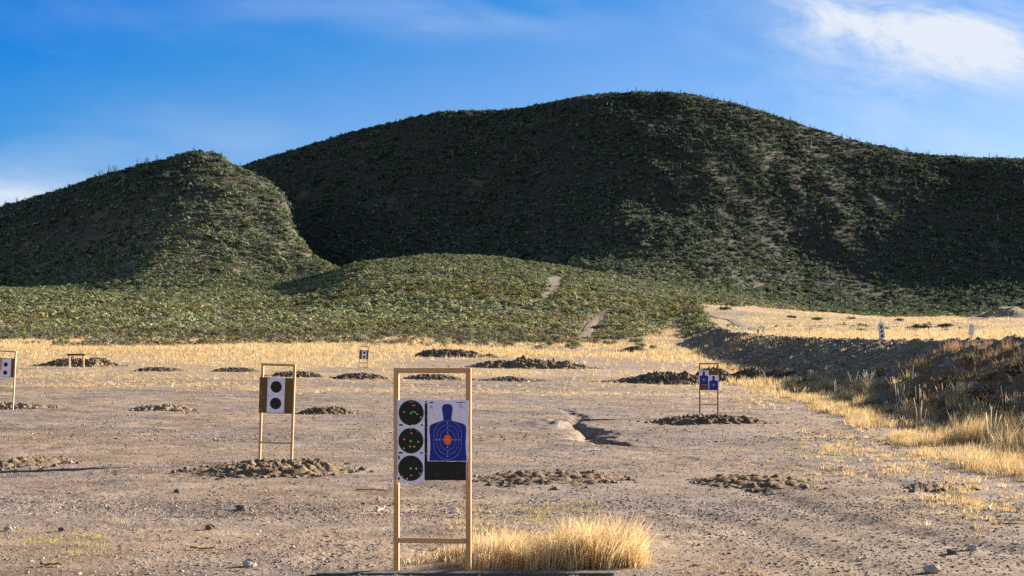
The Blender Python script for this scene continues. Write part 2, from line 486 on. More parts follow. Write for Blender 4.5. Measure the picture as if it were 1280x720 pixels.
def masks(x, y):
    d = np.maximum(y, 2); px = 640 + F * x / np.maximum(d, 20)
    n = fbm(x * .05, y * .03, 4, 201); n2 = fbm(x * .35, y * .2, 3, 211)
    onterr = sstep(0, 2.5, x - berm_x(d) - RUN + .6)
    # straw: the field beyond the gravel, and the terrace
    e0 = 68 + 10 * pnoise(x * .05, 3.3 + 0 * x, 3)
    g = sstep(0, 10, d - e0 + n * 30) * (1 - sstep(0, 18, d - (208 + 30 * sstep(640, 800, px) + 55 * sstep(760, 860, px)) + n * 60))
    g = g * (.22 + .3 * (1 - sstep(420, 560, px)) + (.78 - .3 * (1 - sstep(420, 560, px))) * sstep(-.2, .18, fbm(x * .045 + 4, y * .03, 4, 205)))
    # gravel islands in the field
    gi = np.exp(-(((px - 560) / 90) ** 2 + ((d - 105) / 12) ** 2)) + np.exp(-(((px - 760) / 60) ** 2 + ((d - 130) / 12) ** 2)) * .8
    g = g * (1 - np.clip(gi, 0, .9))
    # thin straw strip across the gravel on the left, and patches right
    s1 = np.exp(-((d - (61 + 3 * pnoise(x * .1, 0 * x + 8.1, 4))) / 2.6) ** 2) * sstep(-.3, .2, n2 + .2) * .75
    s2 = np.exp(-((d - 46) / 1.5) ** 2) * sstep(0, .3, n2) * .3
    s3 = sstep(0, 6, d - 56) * sstep(900, 960, px) * .8
    side = sstep(-3.2, -1.0, x - berm_x(d)) * (1 - sstep(.6, 2.2, x - berm_x(d))) * (1 - sstep(60, 90, d)) * sstep(15, 19, d)
    far0 = 198 + 30 * sstep(640, 800, px) + 150 * sstep(790, 900, px) + 85 * sstep(930, 1080, px)
    ter = onterr * (1 - sstep(-5, 12, d - far0 + n * 70)) * (.55 + .45 * sstep(-.2, .3, n2 + .1)) * (.5 + .5 * sstep(-.3, .1, n))
    G_ = np.clip(np.maximum.reduce([g * (1 - onterr), s1, s2, s3 * (1 - onterr), side * (.55 + n2), ter]), 0, 1)
    front = np.exp(-(((x - .35) / 1.1) ** 2 + ((y - 11.6) / 1.5) ** 2)) * .6 + np.exp(-(((x + 4.6) / .7) ** 2 + ((y - 11.9) / .9) ** 2)) * .6
    G_ = np.clip(G_ + front * sstep(-.3, .3, n2), 0, 1)
    # scrub soil
    far0 = 198 + 30 * sstep(640, 800, px) + 150 * sstep(790, 900, px) + 85 * sstep(930, 1080, px)
    S = sstep(-28, 30, d - far0 + n * 90)
    tp = onterr * sstep(190, 300, d) * sstep(-.12, .22, fbm(x * .06 + 9, y * .05, 4, 243)) * .5
    S = np.maximum(S, tp)
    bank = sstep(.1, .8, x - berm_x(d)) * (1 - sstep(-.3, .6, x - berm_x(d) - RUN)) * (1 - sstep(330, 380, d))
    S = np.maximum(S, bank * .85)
    # bare pale earth
    q, _ = seg_dist(x, y, PATH_SCAR); P = np.exp(-(q / 2.6) ** 2) * .45 * sstep(-.5, .2, n2)
    P = np.maximum(P, np.exp(-(((x - 114) / 6) ** 2 + ((y - 324) / 9) ** 2)) * .6)
    P = np.maximum(P, sstep(880, 940, px) * np.exp(-((d - 520 + n * 40) / 30) ** 2) * sstep(-.2, .3, n2) * .5)
    P = np.maximum(P, sstep(.22, .5, fbm(x * .03, y * .03, 4, 231)) * sstep(300, 400, d) * .4)
    return np.stack([G_, np.clip(S, 0, 1), np.clip(P, 0, 1), sstep(500, 600, d)], 1)  # alpha: where the mountain shade is painted into the soil

uf = np.arange(-.425, .4251, .00115)
ue = []
v = .425; st_ = .002
while v < 3.2:
    st_ *= 1.13; v += st_; ue.append(v)
ue = np.array(ue)
U = np.concatenate([-ue[::-1], uf, ue])
def geo(a, b, r):
    n = int(math.ceil(math.log(b / a) / math.log(r))); return np.exp(np.linspace(math.log(a), math.log(b), n + 1))
YN = np.concatenate([geo(4, 9, 1.015)[:-1], geo(9, 60, 1.0036)[:-1], geo(60, 240, 1.0065)])
YF = np.concatenate([geo(240, 840, 1.0032)[:-1], geo(840, 2500, 1.03)])
def fan(name, ys, extra=None):
    Yg, Ug = np.meshgrid(ys, U, indexing='ij')
    x = (Yg * Ug).ravel(); y = Yg.ravel(); z = H(x, y)
    nr, nc = len(ys), len(U)
    i = np.arange(nr * nc).reshape(nr, nc)
    f = np.stack([i[:-1, :-1], i[:-1, 1:], i[1:, 1:], i[1:, :-1]], -1).reshape(-1, 4)
    co = np.stack([x, y, z], 1); mk = masks(x, y)
    if extra is not None:
        gx, gy = np.meshgrid(np.linspace(-420, 420, 90), np.linspace(-320, 4.4, 60), indexing='xy')
        ex = gx.ravel(); ey = gy.ravel(); ez = H(ex, ey, False) - .03
        j = np.arange(gx.size).reshape(gx.shape) + len(co)
        f2 = np.stack([j[:-1, :-1], j[:-1, 1:], j[1:, 1:], j[1:, :-1]], -1).reshape(-1, 4)
        co = np.vstack([co, np.stack([ex, ey, ez], 1)]); f = np.vstack([f, f2]); mk = np.vstack([mk, np.zeros((gx.size, 4))])
    o = mesh_np(name, co, f, M['ground'], smooth=True, colors={'mask': mk})
    return tag(o, kind='structure')
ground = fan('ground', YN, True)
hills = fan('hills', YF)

def track(name, pts, width, label=None):
    P = []
    for i in range(len(pts) - 1):
        n = max(2, int(math.hypot(pts[i + 1][0] - pts[i][0], pts[i + 1][1] - pts[i][1]) / 1.2))
        for k in range(n): P.append((pts[i][0] + (pts[i + 1][0] - pts[i][0]) * k / n, pts[i][1] + (pts[i + 1][1] - pts[i][1]) * k / n))
    P.append(pts[-1]); P = np.array(P)
    for _ in range(6): P[1:-1] = (P[:-2] + P[1:-1] * 2 + P[2:]) / 4
    T = np.gradient(P, axis=0); T /= np.linalg.norm(T, axis=1)[:, None]
    Nn = np.stack([-T[:, 1], T[:, 0]], 1)
    cols = np.linspace(-1, 1, 9); co = []
    for c in cols:
        w = width * (1 + .18 * pnoise(np.arange(len(P)) * .35, np.full(len(P), c * 3.0), 5))
        q = P + Nn * (c * w / 2)[:, None]
        z = H(q[:, 0], q[:, 1]) + .10 - .14 * (abs(c) > .99) - .05 * (abs(abs(c) - .5) < .1)
        co.append(np.stack([q[:, 0], q[:, 1], z], 1))
    co = np.stack(co, 1); nr, nc = co.shape[:2]
    i = np.arange(nr * nc).reshape(nr, nc)
    f = np.stack([i[:-1, :-1], i[:-1, 1:], i[1:, 1:], i[1:, :-1]], -1).reshape(-1, 4)
    o = mesh_np(name, co.reshape(-1, 3), f, M['track'], smooth=True)
    return tag(o, kind='structure')
track('dirt_track', TRACK_A, 2.0)
track('dirt_track', TRACK_B, 2.0)
track('dirt_track', TRACK_C, 3.6)

# ------------------------------------------------------------------ tufts, shrubs, gravel as vertex arrays
def blades(P, k, hgt, spread, width, lean, col, colvar=.16, seg=2, wind=(.06, 0), head=0.0, r=rng):
    """k bent blades for every root position P (N,3). hgt (N,) metres"""
    n = len(P); B = n * k
    root = np.repeat(P, k, 0); hh = np.repeat(hgt, k) * r.uniform(.5, 1.1, B)
    a = r.uniform(0, 2 * PI, B); rad = np.sqrt(r.uniform(0, 1, B)) * np.repeat(spread, k)
    base = root + np.stack([np.cos(a) * rad, np.sin(a) * rad, np.full(B, -.02)], 1)
    la = a + r.normal(0, .6, B); L = hh * r.uniform(.1, 1, B) * lean
    off = np.stack([np.cos(la) * L + wind[0] * hh, np.sin(la) * L + wind[1] * hh, np.zeros(B)], 1)
    pa = r.uniform(0, PI, B)
    side = np.stack([np.cos(pa), np.sin(pa), np.zeros(B)], 1) * (np.repeat(width, k) * .5)[:, None]
    c = np.array(col)[None] if np.ndim(col) == 1 else np.repeat(col, k, 0)
    tint = c * np.exp(r.normal(0, colvar, (B, 1))) * (1 + r.normal(0, .03, (B, 3)))
    up = np.stack([np.zeros(B), np.zeros(B), hh], 1)
    if seg == 1:
        co = np.stack([base - side, base + side, base + off + up], 1).reshape(-1, 3)
        fc = np.arange(B * 3).reshape(B, 3)
        cc = np.repeat(tint, 3, 0)
    else:
        mid = base + off * .35 + up * .6
        wt = .25 + head
        co = np.stack([base - side, base + side, mid + side * .8, mid - side * .8, base + off + up + side * wt, base + off + up - side * wt], 1).reshape(-1, 3)
        i = np.arange(B)[:, None] * 6
        fc = np.concatenate([i + np.array([[0, 1, 2, 3]]), i + np.array([[3, 2, 4, 5]])], 0)
        cc = np.repeat(tint, 6, 0)
    return co, fc, np.clip(cc, 0, 1)

def merge(parts):
    co, fc, cc, o = [], [], [], 0
    for a, b_, c in parts:
        co.append(a); fc.append(b_ + o); cc.append(c); o += len(a)
    return np.vstack(co), np.vstack(fc), np.vstack(cc)

def tri_crown(C, rad, hgt, k, leaf, col, r=rng, colvar=.25, core=.5):
    """k leaf triangles around each crown centre C (N,3)"""
    n = len(C); B = n * k
    v = r.normal(0, 1, (B, 3)); v[:, 2] = np.abs(v[:, 2]) * .9 - .12
    v /= np.linalg.norm(v, axis=1)[:, None]
    q = r.uniform(core, 1, B) ** .6
    lump = 1 + .3 * np.sin(np.repeat(r.uniform(0, 9, n), k) + 3 * np.arctan2(v[:, 1], v[:, 0]))
    ctr = np.repeat(C, k, 0) + v * np.stack([np.repeat(rad, k) * q * lump, np.repeat(rad, k) * q * lump, np.repeat(hgt, k) * q], 1)
    nn = v * [1, 1, 1.2] + [0, 0, .25] + r.normal(0, .42, (B, 3))
    a = np.cross(nn, r.normal(0, 1, (B, 3))); a /= np.linalg.norm(a, axis=1)[:, None]
    b_ = np.cross(nn, a); b_ /= np.linalg.norm(b_, axis=1)[:, None]
    s = (np.repeat(leaf, k) * r.uniform(.6, 1.3, B))[:, None]
    co = np.stack([ctr + a * s, ctr - a * s * .5 + b_ * s * .8, ctr - a * s * .5 - b_ * s * .8], 1).reshape(-1, 3)
    c = np.repeat(col, k, 0) * np.exp(r.normal(0, colvar, (B, 1)))
    return co, np.arange(B * 3).reshape(B, 3), np.clip(np.repeat(c, 3, 0), 0, 1)

def onto(x, y, fine=True): return np.stack([x, y, H(x, y, fine)], 1)

# -- scrub covering flats and hills
def scatter(n, y0, y1, um=.42, power=1.0, r=rng):
    y = (r.uniform(y0 ** (power + 1), y1 ** (power + 1), n)) ** (1 / (power + 1))
    return r.uniform(-um, um, n) * y, y

PAL = {'sage': (.225, .250, .135), 'olive': (.18, .19, .075), 'dark': (.07, .085, .045), 'grey': (.24, .21, .175), 'straw': (.38, .33, .19), 'pale': (.29, .30, .19)}
PALK = [np.array(PAL[k]) for k in ('sage', 'olive', 'dark', 'grey', 'straw', 'pale')]
def pick_cols(n, w, r=rng):
    i = r.choice(len(PALK), n, p=np.array(w) / sum(w)); return np.array(PALK)[i]

TRACKS = [PATH_SCAR, TRACK_A, TRACK_B, TRACK_C]
def scrub_ok(x, y):
    mk = masks(x, y)
    ok = (np.random.default_rng(len(x)).uniform(.02, 1, len(x)) < mk[:, 1] ** 1.4 + .025 * (y > 150)) & (mk[:, 2] < .5) & ((mk[:, 1] > .5) | (y < 240))
    for i, t_ in enumerate(TRACKS):
        q, _ = seg_dist(x, y, t_); ok &= q > (1.6 if i else 1.8)
    bx = x - berm_x(y); ok &= ~((bx > -1) & (bx < RUN + 1) & (y < 235))
    return ok

parts = []
x, y = scatter(62000, 165, 500); ok = scrub_ok(x, y) & (rng.uniform(0, 1, len(x)) < .4 + .65 * sstep(-.5, .3, fbm(x * .04, y * .04, 3, 301))); x, y = x[ok], y[ok]
n = len(x); dens = fbm(x * .02, y * .012, 3, 311)
col = pick_cols(n, (5, 2.5, .9, 1.6, .25, 3.0))
band = sstep(-.1, .3, fbm(x * .012, y * .03, 3, 317))
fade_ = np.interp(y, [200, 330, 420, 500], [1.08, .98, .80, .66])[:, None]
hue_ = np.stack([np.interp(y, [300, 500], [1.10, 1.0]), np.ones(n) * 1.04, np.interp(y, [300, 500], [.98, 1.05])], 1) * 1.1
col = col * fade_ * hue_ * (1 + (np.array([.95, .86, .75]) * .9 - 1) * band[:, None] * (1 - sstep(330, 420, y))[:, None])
edge = (y < 250 + 30 * dens) & (x < 20); sel = edge & (rng.uniform(0, 1, n) < .85); col[sel] = pick_cols(sel.sum(), (1, 1.5, .6, 8, 1.5, .6)) * np.array([.82, .74, .70])
rad = (.42 + .85 * rng.uniform(0, 1, n) ** 1.5) * (.8 + .35 * sstep(230, 330, y)); hg = rad * rng.uniform(.6, .95, n)
parts.append(tri_crown(onto(x, y) + [0, 0, .0], rad, hg, 26, rad * .34, col))
# hills
x, y = scatter(62000, 500, 835); ok = scrub_ok(x, y) & (rng.uniform(0, 1, len(x)) < .5 + .65 * sstep(-.35, .25, fbm(x * .03, y * .022, 3, 321))); x, y = x[ok], y[ok]
n = len(x)
col = pick_cols(n, (5, 2.5, 1.2, 1.5, .4, 2.6)); col = col * np.interp(y, [500, 560, 640, 720], [.74, .68, .56, .46])[:, None] * np.stack([np.interp(y, [500, 640], [1.0, .92]), np.interp(y, [500, 640], [1.04, 1.10]), np.interp(y, [500, 640], [1.05, 1.3])], 1); rad = .55 + 1.3 * rng.uniform(0, 1, n) ** 1.8; hg = rad * rng.uniform(.65, 1.0, n)  # tint darkens and blues uphill: darker plants plus painted mountain shade
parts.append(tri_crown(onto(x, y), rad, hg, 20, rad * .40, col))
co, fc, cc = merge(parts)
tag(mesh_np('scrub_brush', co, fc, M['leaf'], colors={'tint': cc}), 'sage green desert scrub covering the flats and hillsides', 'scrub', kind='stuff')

# -- straw grass: field, terrace, strips, right foot of the bank
STR = np.array((.62, .44, .22)); STR2 = np.array((.50, .36, .20)); STR3 = np.array((.36, .30, .14)); PALE = np.array((.70, .56, .35))
def straw_cols(n, r=rng, w=(.5, .25, .08, .17)):
    return np.array([STR, STR2, STR3, PALE])[r.choice(4, n, p=w)]
parts = []
x, y = scatter(80000, 48, 430, .40, .35); mk = masks(x, y)[:, 0]
ok = rng.uniform(0, 1, len(x)) < mk ** 1.3 * .95
for t_ in TRACKS[1:]:
    q, _ = seg_dist(x, y, t_); ok &= q > 2
x, y = x[ok], y[ok]; n = len(x); s = .6 + .9 * sstep(70, 150, y)
parts.append(blades(onto(x, y), 7, rng.uniform(.16, .36, n) * s, .13 * s, .030 * s + .01, .55, straw_cols(n), seg=1))
x, y = scatter(7000, 150, 215, .40, 1); ok = (masks(x, y)[:, 0] > .3) & (x < berm_x(y) - 1); x, y = x[ok], y[ok]; n = len(x)
parts.append(blades(onto(x, y), 9, rng.uniform(.3, .6, n), np.full(n, .3), np.full(n, .06), .5, straw_cols(n, w=(.35, .2, .05, .4)), seg=1))
co, fc, cc = merge(parts)
tag(mesh_np('dry_grass', co, fc, M['straw'], colors={'tint': cc}), 'pale straw grass field between the gravel range and the green scrub', 'grass', kind='stuff')

# tall tufts along the foot of the bank
parts = []; parts2 = []
def bank_tufts(n0, y0, y1, a, b, h0, h1, k, w, cols=None, head=0, lean=.5, spread=.12, thr=-.15, seed=401):
    y = rng.uniform(y0, y1, n0); x = berm_x(y) + rng.uniform(a, b, n0) + .6 * pnoise(y * .2, y * 0, 12)
    ok = fbm(x * .5, y * .35, 3, seed) > thr; x, y = x[ok], y[ok]; n = len(x)
    return blades(onto(x, y), k, rng.uniform(h0, h1, n), np.full(n, spread), np.full(n, w), lean, straw_cols(n) if cols is None else np.repeat(np.array(cols)[None], n, 0), head=head)
parts.append(bank_tufts(1700, 17, 34, -2.3, .5, .10, .28, 26, .007, thr=-.08))
parts.append(bank_tufts(420, 17, 30, -.9, 1.6, .35, .62, 46, .006, thr=-.05))
parts.append(bank_tufts(1500, 30, 60, -2.0, .3, .12, .3, 18, .011))
parts.append(bank_tufts(500, 30, 75, -.5, 1.6, .3, .6, 26, .011, thr=0))
parts.append(bank_tufts(700, 60, 120, -3, .8, .2, .45, 12, .02))
parts.append(bank_tufts(1000, 20, 60, .5, 5.2, .2, .5, 22, .012, cols=(.30, .20, .12), thr=-.1, seed=420))
parts.append(bank_tufts(230, 18, 34, .2, 3.0, .45, .75, 24, .007, cols=(.40, .29, .16), thr=0, seed=430))
parts.append(bank_tufts(40, 19, 62, -.6, 1.6, .6, .9, 6, .010, cols=(.74, .60, .44), head=.8, lean=.3, thr=-.05, seed=440))
co, fc, cc = merge(parts)
tag(mesh_np('bank_grass', co, fc, M['straw'], colors={'tint': cc}), 'golden bunch grass thick along the foot of the shaded earth bank', 'grass', kind='stuff')

# front clump
def clump_h(x, y):
    return 1
n0 = 820
x = rng.uniform(-.78, 1.0, n0); y = rng.uniform(10.62, 12.0, n0)
edge = 1 - sstep(.86, 1.02, x + .06 * pnoise(y * 4, y * 0, 3))
keep = (rng.uniform(0, 1, n0) < (.25 + .75 * sstep(-.38, -.22, x)) * (1 - .85 * sstep(11.15, 11.7, y - .3 * sstep(.4, .9, x))) * (.35 + .65 * edge)) & (fbm(x * 3.2, y * 3.2, 2, 505) > -.14)
x, y = x[keep], y[keep]; n = len(x)
hh = rng.uniform(.12, .36, n) * (.5 + .5 * sstep(-.4, -.1, x)) * (.85 + .2 * sstep(.5, .9, x)) * (1 + .55 * pnoise(x * 2.6, y * 2.6, 77)) * (.62 + .38 * sstep(-.82, -.3, x)) * (.7 + .3 * edge[keep]) * (1 - .35 * sstep(11.3, 11.9, y))
co, fc, cc = blades(onto(x, y), 34, hh, np.full(n, .085), np.full(n, .0055), .65, straw_cols(n, w=(.40, .14, .04, .42)) * 1.12, wind=(.12, -.05))
tag(mesh_np('grass_clump', co, fc, M['straw'], colors={'tint': cc}), 'tall golden straw grass clump beside the foot of the nearest target stand', 'grass')

# short sparse tufts in the gravel
def px_tufts(specs):
    out = []
    for (pa, pb, ya, yb, n0, h, k, w, col) in specs:
        X, Y = [], []
        for _ in range(n0):
            p = G(random.gauss((pa + pb) / 2, (pb - pa) / 3.3), random.uniform(ya, yb) + random.gauss(0, (yb - ya) * .15), False); X.append(p[0]); Y.append(p[1])
        X = np.array(X); Y = np.array(Y); keep = fbm(X * 1.7, Y * 1.2, 2, 515) > -.12; X, Y = X[keep], Y[keep]; n = len(X)
        out.append(blades(onto(X, Y), k, rng.uniform(.5, 1.1, n) * h, np.full(n, .07), np.full(n, w), .9, straw_cols(n) if col is None else np.repeat(np.array(col)[None], n, 0)))
    return merge(out)
gp = [(600, 750, 628, 655, 120, .055, 22, .006, (.42, .34, .15)), (0, 130, 668, 702, 150, .055, 20, .006, (.46, .37, .17)),
      (110, 150, 655, 672, 30, .07, 20, .006, (.46, .38, .16)), (560, 640, 640, 668, 60, .06, 22, .006, None), (1130, 1280, 600, 640, 200, .09, 18, .008, None),
      (1000, 1240, 560, 592, 240, .1, 16, .01, None), (520, 700, 590, 604, 50, .05, 12, .01, (.4, .33, .16)), (1000, 1110, 540, 566, 120, .12, 16, .012, None),
      (840, 1000, 700, 722, 26, .05, 18, .006, None), (330, 420, 680, 705, 25, .04, 12, .006, None), (300, 640, 470, 492, 300, .12, 10, .03, None), (0, 300, 470, 484, 500, .12, 10, .03, None),
      (600, 870, 470, 486, 300, .12, 10, .03, None), (880, 1040, 474, 506, 500, .14, 12, .022, None), (1180, 1280, 620, 660, 50, .07, 18, .007, None), (820, 960, 540, 575, 30, .05, 8, .012, (.4, .33, .18))]
co, fc, cc = px_tufts(gp)
tag(mesh_np('sparse_grass', co, fc, M['straw'], colors={'tint': cc}), 'short sparse straw tufts scattered over the gravel range floor', 'grass', kind='stuff')

# gravel
_ico = None
def stone_proto():
    bm = bmesh.new(); bmesh.ops.create_icosphere(bm, subdivisions=1, radius=1); 
    v = np.array([w.co[:] for w in bm.verts]); f = np.array([[w.index for w in g.verts] for g in bm.faces]); bm.free(); return v, f
SV, SF = stone_proto()
OV = np.array([(1, 0, 0), (-1, 0, 0), (0, 1, 0), (0, -1, 0), (0, 0, 1), (0, 0, -1)], float)
OF = np.array([(0, 2, 4), (2, 1, 4), (1, 3, 4), (3, 0, 4), (2, 0, 5), (1, 2, 5), (3, 1, 5), (0, 3, 5)])
def stones(x, y, size, V, Fc, r=rng, flatn=.55):
    n = len(x); nv = len(V)
    a = r.uniform(0, 2 * PI, n); ca, sa = np.cos(a), np.sin(a)
    S = np.stack([size * r.uniform(.7, 1.4, n), size * r.uniform(.6, 1.1, n), size * r.uniform(.6, 1.2, n) * flatn], 1)
    P = V[None] * S[:, None] * (1 + r.uniform(-.28, .28, (n, nv, 1)))
    X = P[..., 0] * ca[:, None] - P[..., 1] * sa[:, None]; Y = P[..., 0] * sa[:, None] + P[..., 1] * ca[:, None]
    g = onto(x, y)
    co = np.stack([X + g[:, 0, None], Y + g[:, 1, None], P[..., 2] + (g[:, 2] + S[:, 2] * .35)[:, None]], -1).reshape(-1, 3)
    fc = (Fc[None] + (np.arange(n) * nv)[:, None, None]).reshape(-1, 3)
    pal = np.array([(.30, .24, .20), (.38, .32, .28), (.20, .16, .14), (.52, .46, .41), (.34, .24, .17)])
    c = pal[r.choice(5, n, p=(.33, .3, .15, .09, .13))] * np.exp(r.normal(0, .15, (n, 1)))
    return co, fc, np.clip(np.repeat(c, nv, 0), 0, 1)
parts = []
def gravel(n0, y0, y1, s0, s1, V, Fc, pw=1.0, um=.39):
    x, y = scatter(n0, y0, y1, um, pw)
    dn = fbm(x * .35, y * .35, 3, 601)
    rut = np.zeros(len(x))
    for p_, w_, d_ in _ruts[:3]:
        q, _ = seg_dist(x, y, p_); rut = np.maximum(rut, np.exp(-(q / (w_ * 3)) ** 2))
    ok = rng.uniform(0, 1, len(x)) < .3 + .9 * sstep(-.25, .35, dn) + rut
    ok &= x < berm_x(y) + .5
    x, y = x[ok], y[ok]
    sz = s0 * (s1 / s0) ** (rng.uniform(0, 1, len(x)) ** 2.2)
    parts.append(stones(x, y, sz, V, Fc))
gravel(32000, 9, 16, .004, .018, SV, SF)
gravel(38000, 14, 32, .007, .024, OV, OF, .6)
gravel(26000, 28, 80, .014, .042, OV, OF, .3)
co, fc, cc = merge(parts)
tag(mesh_np('gravel', co, fc, M['stones'], colors={'tint': cc}), 'loose gravel and pebbles spread over the range floor', 'gravel', kind='stuff')
# clods on the shaded bank
parts = []
y = rng.uniform(18, 150, 5000) ; x = berm_x(y) + rng.uniform(.3, 6.0, len(y))
parts.append(stones(x, y, rng.uniform(.02, .09, len(x)) * (1 + y / 80), OV, OF))
co, fc, cc = merge(parts)
tag(mesh_np('rubble', co, fc, M['stones'], colors={'tint': cc * .8}), 'small clods and rubble on the shaded earth bank', 'rubble', kind='stuff')

# ------------------------------------------------------------------ dirt mounds
MOUNDS = []
def mound(px0, px1, yt, yb, label, mat='mound', D=None, peaks=None, seed=0, lump=.5, rough=1.0):
    pm = (px0 + px1) / 2
    fx, fy, fz = G(pm, yb, False)
    W = (px1 - px0) * fy / F
    D = D or max(.7, min(4.0, W * .4))
    cy = fy + D * .5; cx = (pm - 640) / F * cy
    gz = float(H(cx, cy, False))
    Hh = max(CH + (HY - yt) * cy / F - gz, .05)
    nx = int(min(190, max(40, W / .035))); ny = int(max(16, min(90, D / .04)))
    nx = max(nx, 40)
    s, t = np.meshgrid(np.linspace(-1, 1, nx), np.linspace(-1, 1, ny), indexing='xy')
    X = cx + s * W / 2 * 1.14; Y = cy + t * D / 2
    sc = 1 / max(.085, min(W * .045, .6))
    wob = .22 * fbm(X * sc * .6, Y * sc * .6, 2, seed + 900)
    rr = (np.abs(s) ** 2.3 + np.abs(t) ** 1.7) * (1 + 1.4 * wob)
    p = np.clip(1 - rr, 0, 1)
    if peaks is None: pr = np.ones_like(s)
    else:
        pr = np.interp(s.ravel(), [q[0] for q in peaks], [q[1] for q in peaks]).reshape(s.shape)
    nb = fbm(X * sc, Y * sc, 4, seed + 910, .6)
    ridg = 1 - np.abs(fbm(X * sc * 1.8, Y * sc * 1.8, 3, seed + 930)) * 2
    MOUNDS.append((cx, cy, W, D))
    Hh = Hh * (.68 if cy < 60 else .74)
    frag = sstep(-.25, .25, fbm(X * sc * .55, Y * sc * .8, 2, seed + 970))
    p = p * (.35 + .65 * frag)
    z = Hh * pr * (p ** .8) * (1 + lump * nb) + Hh * .28 * rough * ridg * np.minimum(p * 2, 1) * pr - Hh * .12
    z = z + .035 * fbm(X * 11, Y * 11, 4, seed + 940, .65) * np.minimum(p * 3, 1) * rough
    z = np.where(p <= 0.001, -.06, z)
    Z = H(X, Y) + z
    root = (cx, cy, gz)
    co = np.stack([X.ravel() - cx, Y.ravel() - cy, Z.ravel() - gz], 1)
    i = np.arange(nx * ny).reshape(ny, nx)
    f = np.stack([i[:-1, :-1], i[:-1, 1:], i[1:, 1:], i[1:, :-1]], -1).reshape(-1, 4)
    keep = (p.ravel()[f] > 0).any(1)
    f = f[keep]
    used = np.unique(f); remap = np.full(len(co), -1); remap[used] = np.arange(len(used))
    o = mesh_np('dirt_mound', co[used], remap[f], M[mat], smooth=True)
    o.location = root
    return tag(o, label, 'dirt mound', 'dirt mounds on the range floor')

mound(238, 448, 571, 598, 'lumpy brown clod mound across the foot of the two-bullseye stand', 'mound_warm', D=2.6, seed=1, lump=1.0, rough=1.6, peaks=[(-1, .3), (-.6, .6), (-.1, .85), (.3, .8), (.45, 1.05), (.7, .6), (1, .3)])
mound(-40, 84, 565, 587, 'low brown clod mound at the left edge, above the long thin shadow', 'mound_warm', D=2.4, seed=2, lump=.9, rough=1.3, peaks=[(-1, .3), (0, .6), (.25, 1), (.6, .5), (1, .1)])
mound(598, 782, 586, 608, 'broad low clod mound just right of the nearest target stand', 'mound_warm', D=2.4, seed=3, lump=1, rough=1.5, peaks=[(-1, .5), (-.4, .8), (.3, .7), (.6, 1), (1, .1)])
mound(872, 1022, 595, 612, 'dark rough clod mound among tyre ruts right of centre', 'mound_warm', D=2.0, seed=4, lump=1, rough=1.6)
mound(376, 440, 505, 517, 'small dark mound on the gravel right of the two-bullseye stand', 'mound', D=1.4, seed=5, lump=.8)
mound(168, 240, 504, 515, 'small flat mound in open gravel left of the two-bullseye stand', 'mound_pale', D=1.6, seed=6, lump=.6)
mound(-40, 62, 500, 511, 'low mound at the foot of the stand on the left edge', 'mound_pale', D=1.6, seed=7, lump=.6)
mound(818, 958, 517, 531, 'long flat dark mound at the foot of the stand with two blue targets', 'mound', D=1.8, seed=8, lump=.9, rough=1.4)
mound(40, 152, 443, 458.5, 'large double humped mound behind the low empty frame', 'mound', D=5, seed=9, lump=.5, peaks=[(-1, .1), (-.6, .45), (-.2, .9), (.05, .85), (.2, .7), (.4, 1.05), (.7, .75), (1, .2)])
mound(172, 228, 457.5, 464.5, 'thin dark mound at the grass edge right of the double humped mound', 'mound_dark', D=2.5, seed=10)
mound(268, 322, 458, 465, 'thin dark mound at the grass edge left of the two-bullseye stand', 'mound_dark', D=2.5, seed=11)
mound(340, 402, 462.5, 471.5, 'low dark mound seen past the posts of the two-bullseye stand', 'mound_dark', D=2.5, seed=12)
mound(412, 484, 464.5, 474, 'dark flat mound in front of the smallest far target stand', 'mound_dark', D=2.5, seed=13, peaks=[(-1, .1), (-.4, .9), (.6, 1), (.85, .8), (1, .3)])
mound(506, 576, 466.5, 475, 'low mound framed by the top of the nearest target stand', 'mound_dark', D=2.5, seed=14)
mound(600, 674, 469, 477, 'low pointed mound right of the top of the nearest stand', 'mound_dark', D=2.5, seed=15, peaks=[(-1, .1), (0, 1), (1, .2)])
mound(516, 624, 434, 447, 'dark lumpy mound farther left of the two long middle mounds', 'mound_dark', D=5, seed=16, lump=.8, peaks=[(-1, .1), (-.7, 1), (0, .9), (.4, .8), (.55, .4), (.75, .85), (1, .2)])
mound(576, 752, 444.5, 461, 'longest dark mound with a paler hump in the middle of the field', 'mound', D=5, seed=17, lump=.7, peaks=[(-1, .05), (-.55, .75), (-.3, .7), (-.1, 1), (.1, .85), (.5, .75), (1, .3)])
mound(674, 713, 423.5, 431, 'small dark mound beyond the longest mound near the dirt track', 'mound_dark', D=5, seed=18)
mound(618, 654, 420, 426, 'farthest tiny dark mound at the edge of the scrub', 'mound_dark', D=6, seed=19, peaks=[(-1, .6), (-.4, 1), (0, .3), (.5, 1), (1, .4)])
mound(766, 812, 430.5, 440, 'small dark mound alone in the straw left of the bank', 'mound_dark', D=4, seed=20, peaks=[(-1, .3), (-.5, .5), (.3, 1), (1, .3)])
mound(744, 884, 458.5, 480, 'long dark mound rising to the right behind the blue targets', 'mound_dark', D=4.5, seed=21, lump=.6, peaks=[(-1, .05), (-.5, .35), (0, .75), (.5, .95), (1, .8)])
mound(868, 915, 456.5, 477, 'dark mound directly behind the two blue silhouette targets', 'mound_dark', D=4, seed=22, lump=.5)
mound(905, 985, 456, 476, 'large dark mound against the foot of the shaded bank', 'mound_dark', D=4, seed=23, lump=.6, peaks=[(-1, .5), (-.3, .9), (0, 1), (.3, .55), (.6, .9), (1, .6)])
mound(832, 868, 474.5, 481, 'little mound in straw just left of the blue targets', 'mound_dark', D=1.6, seed=24)
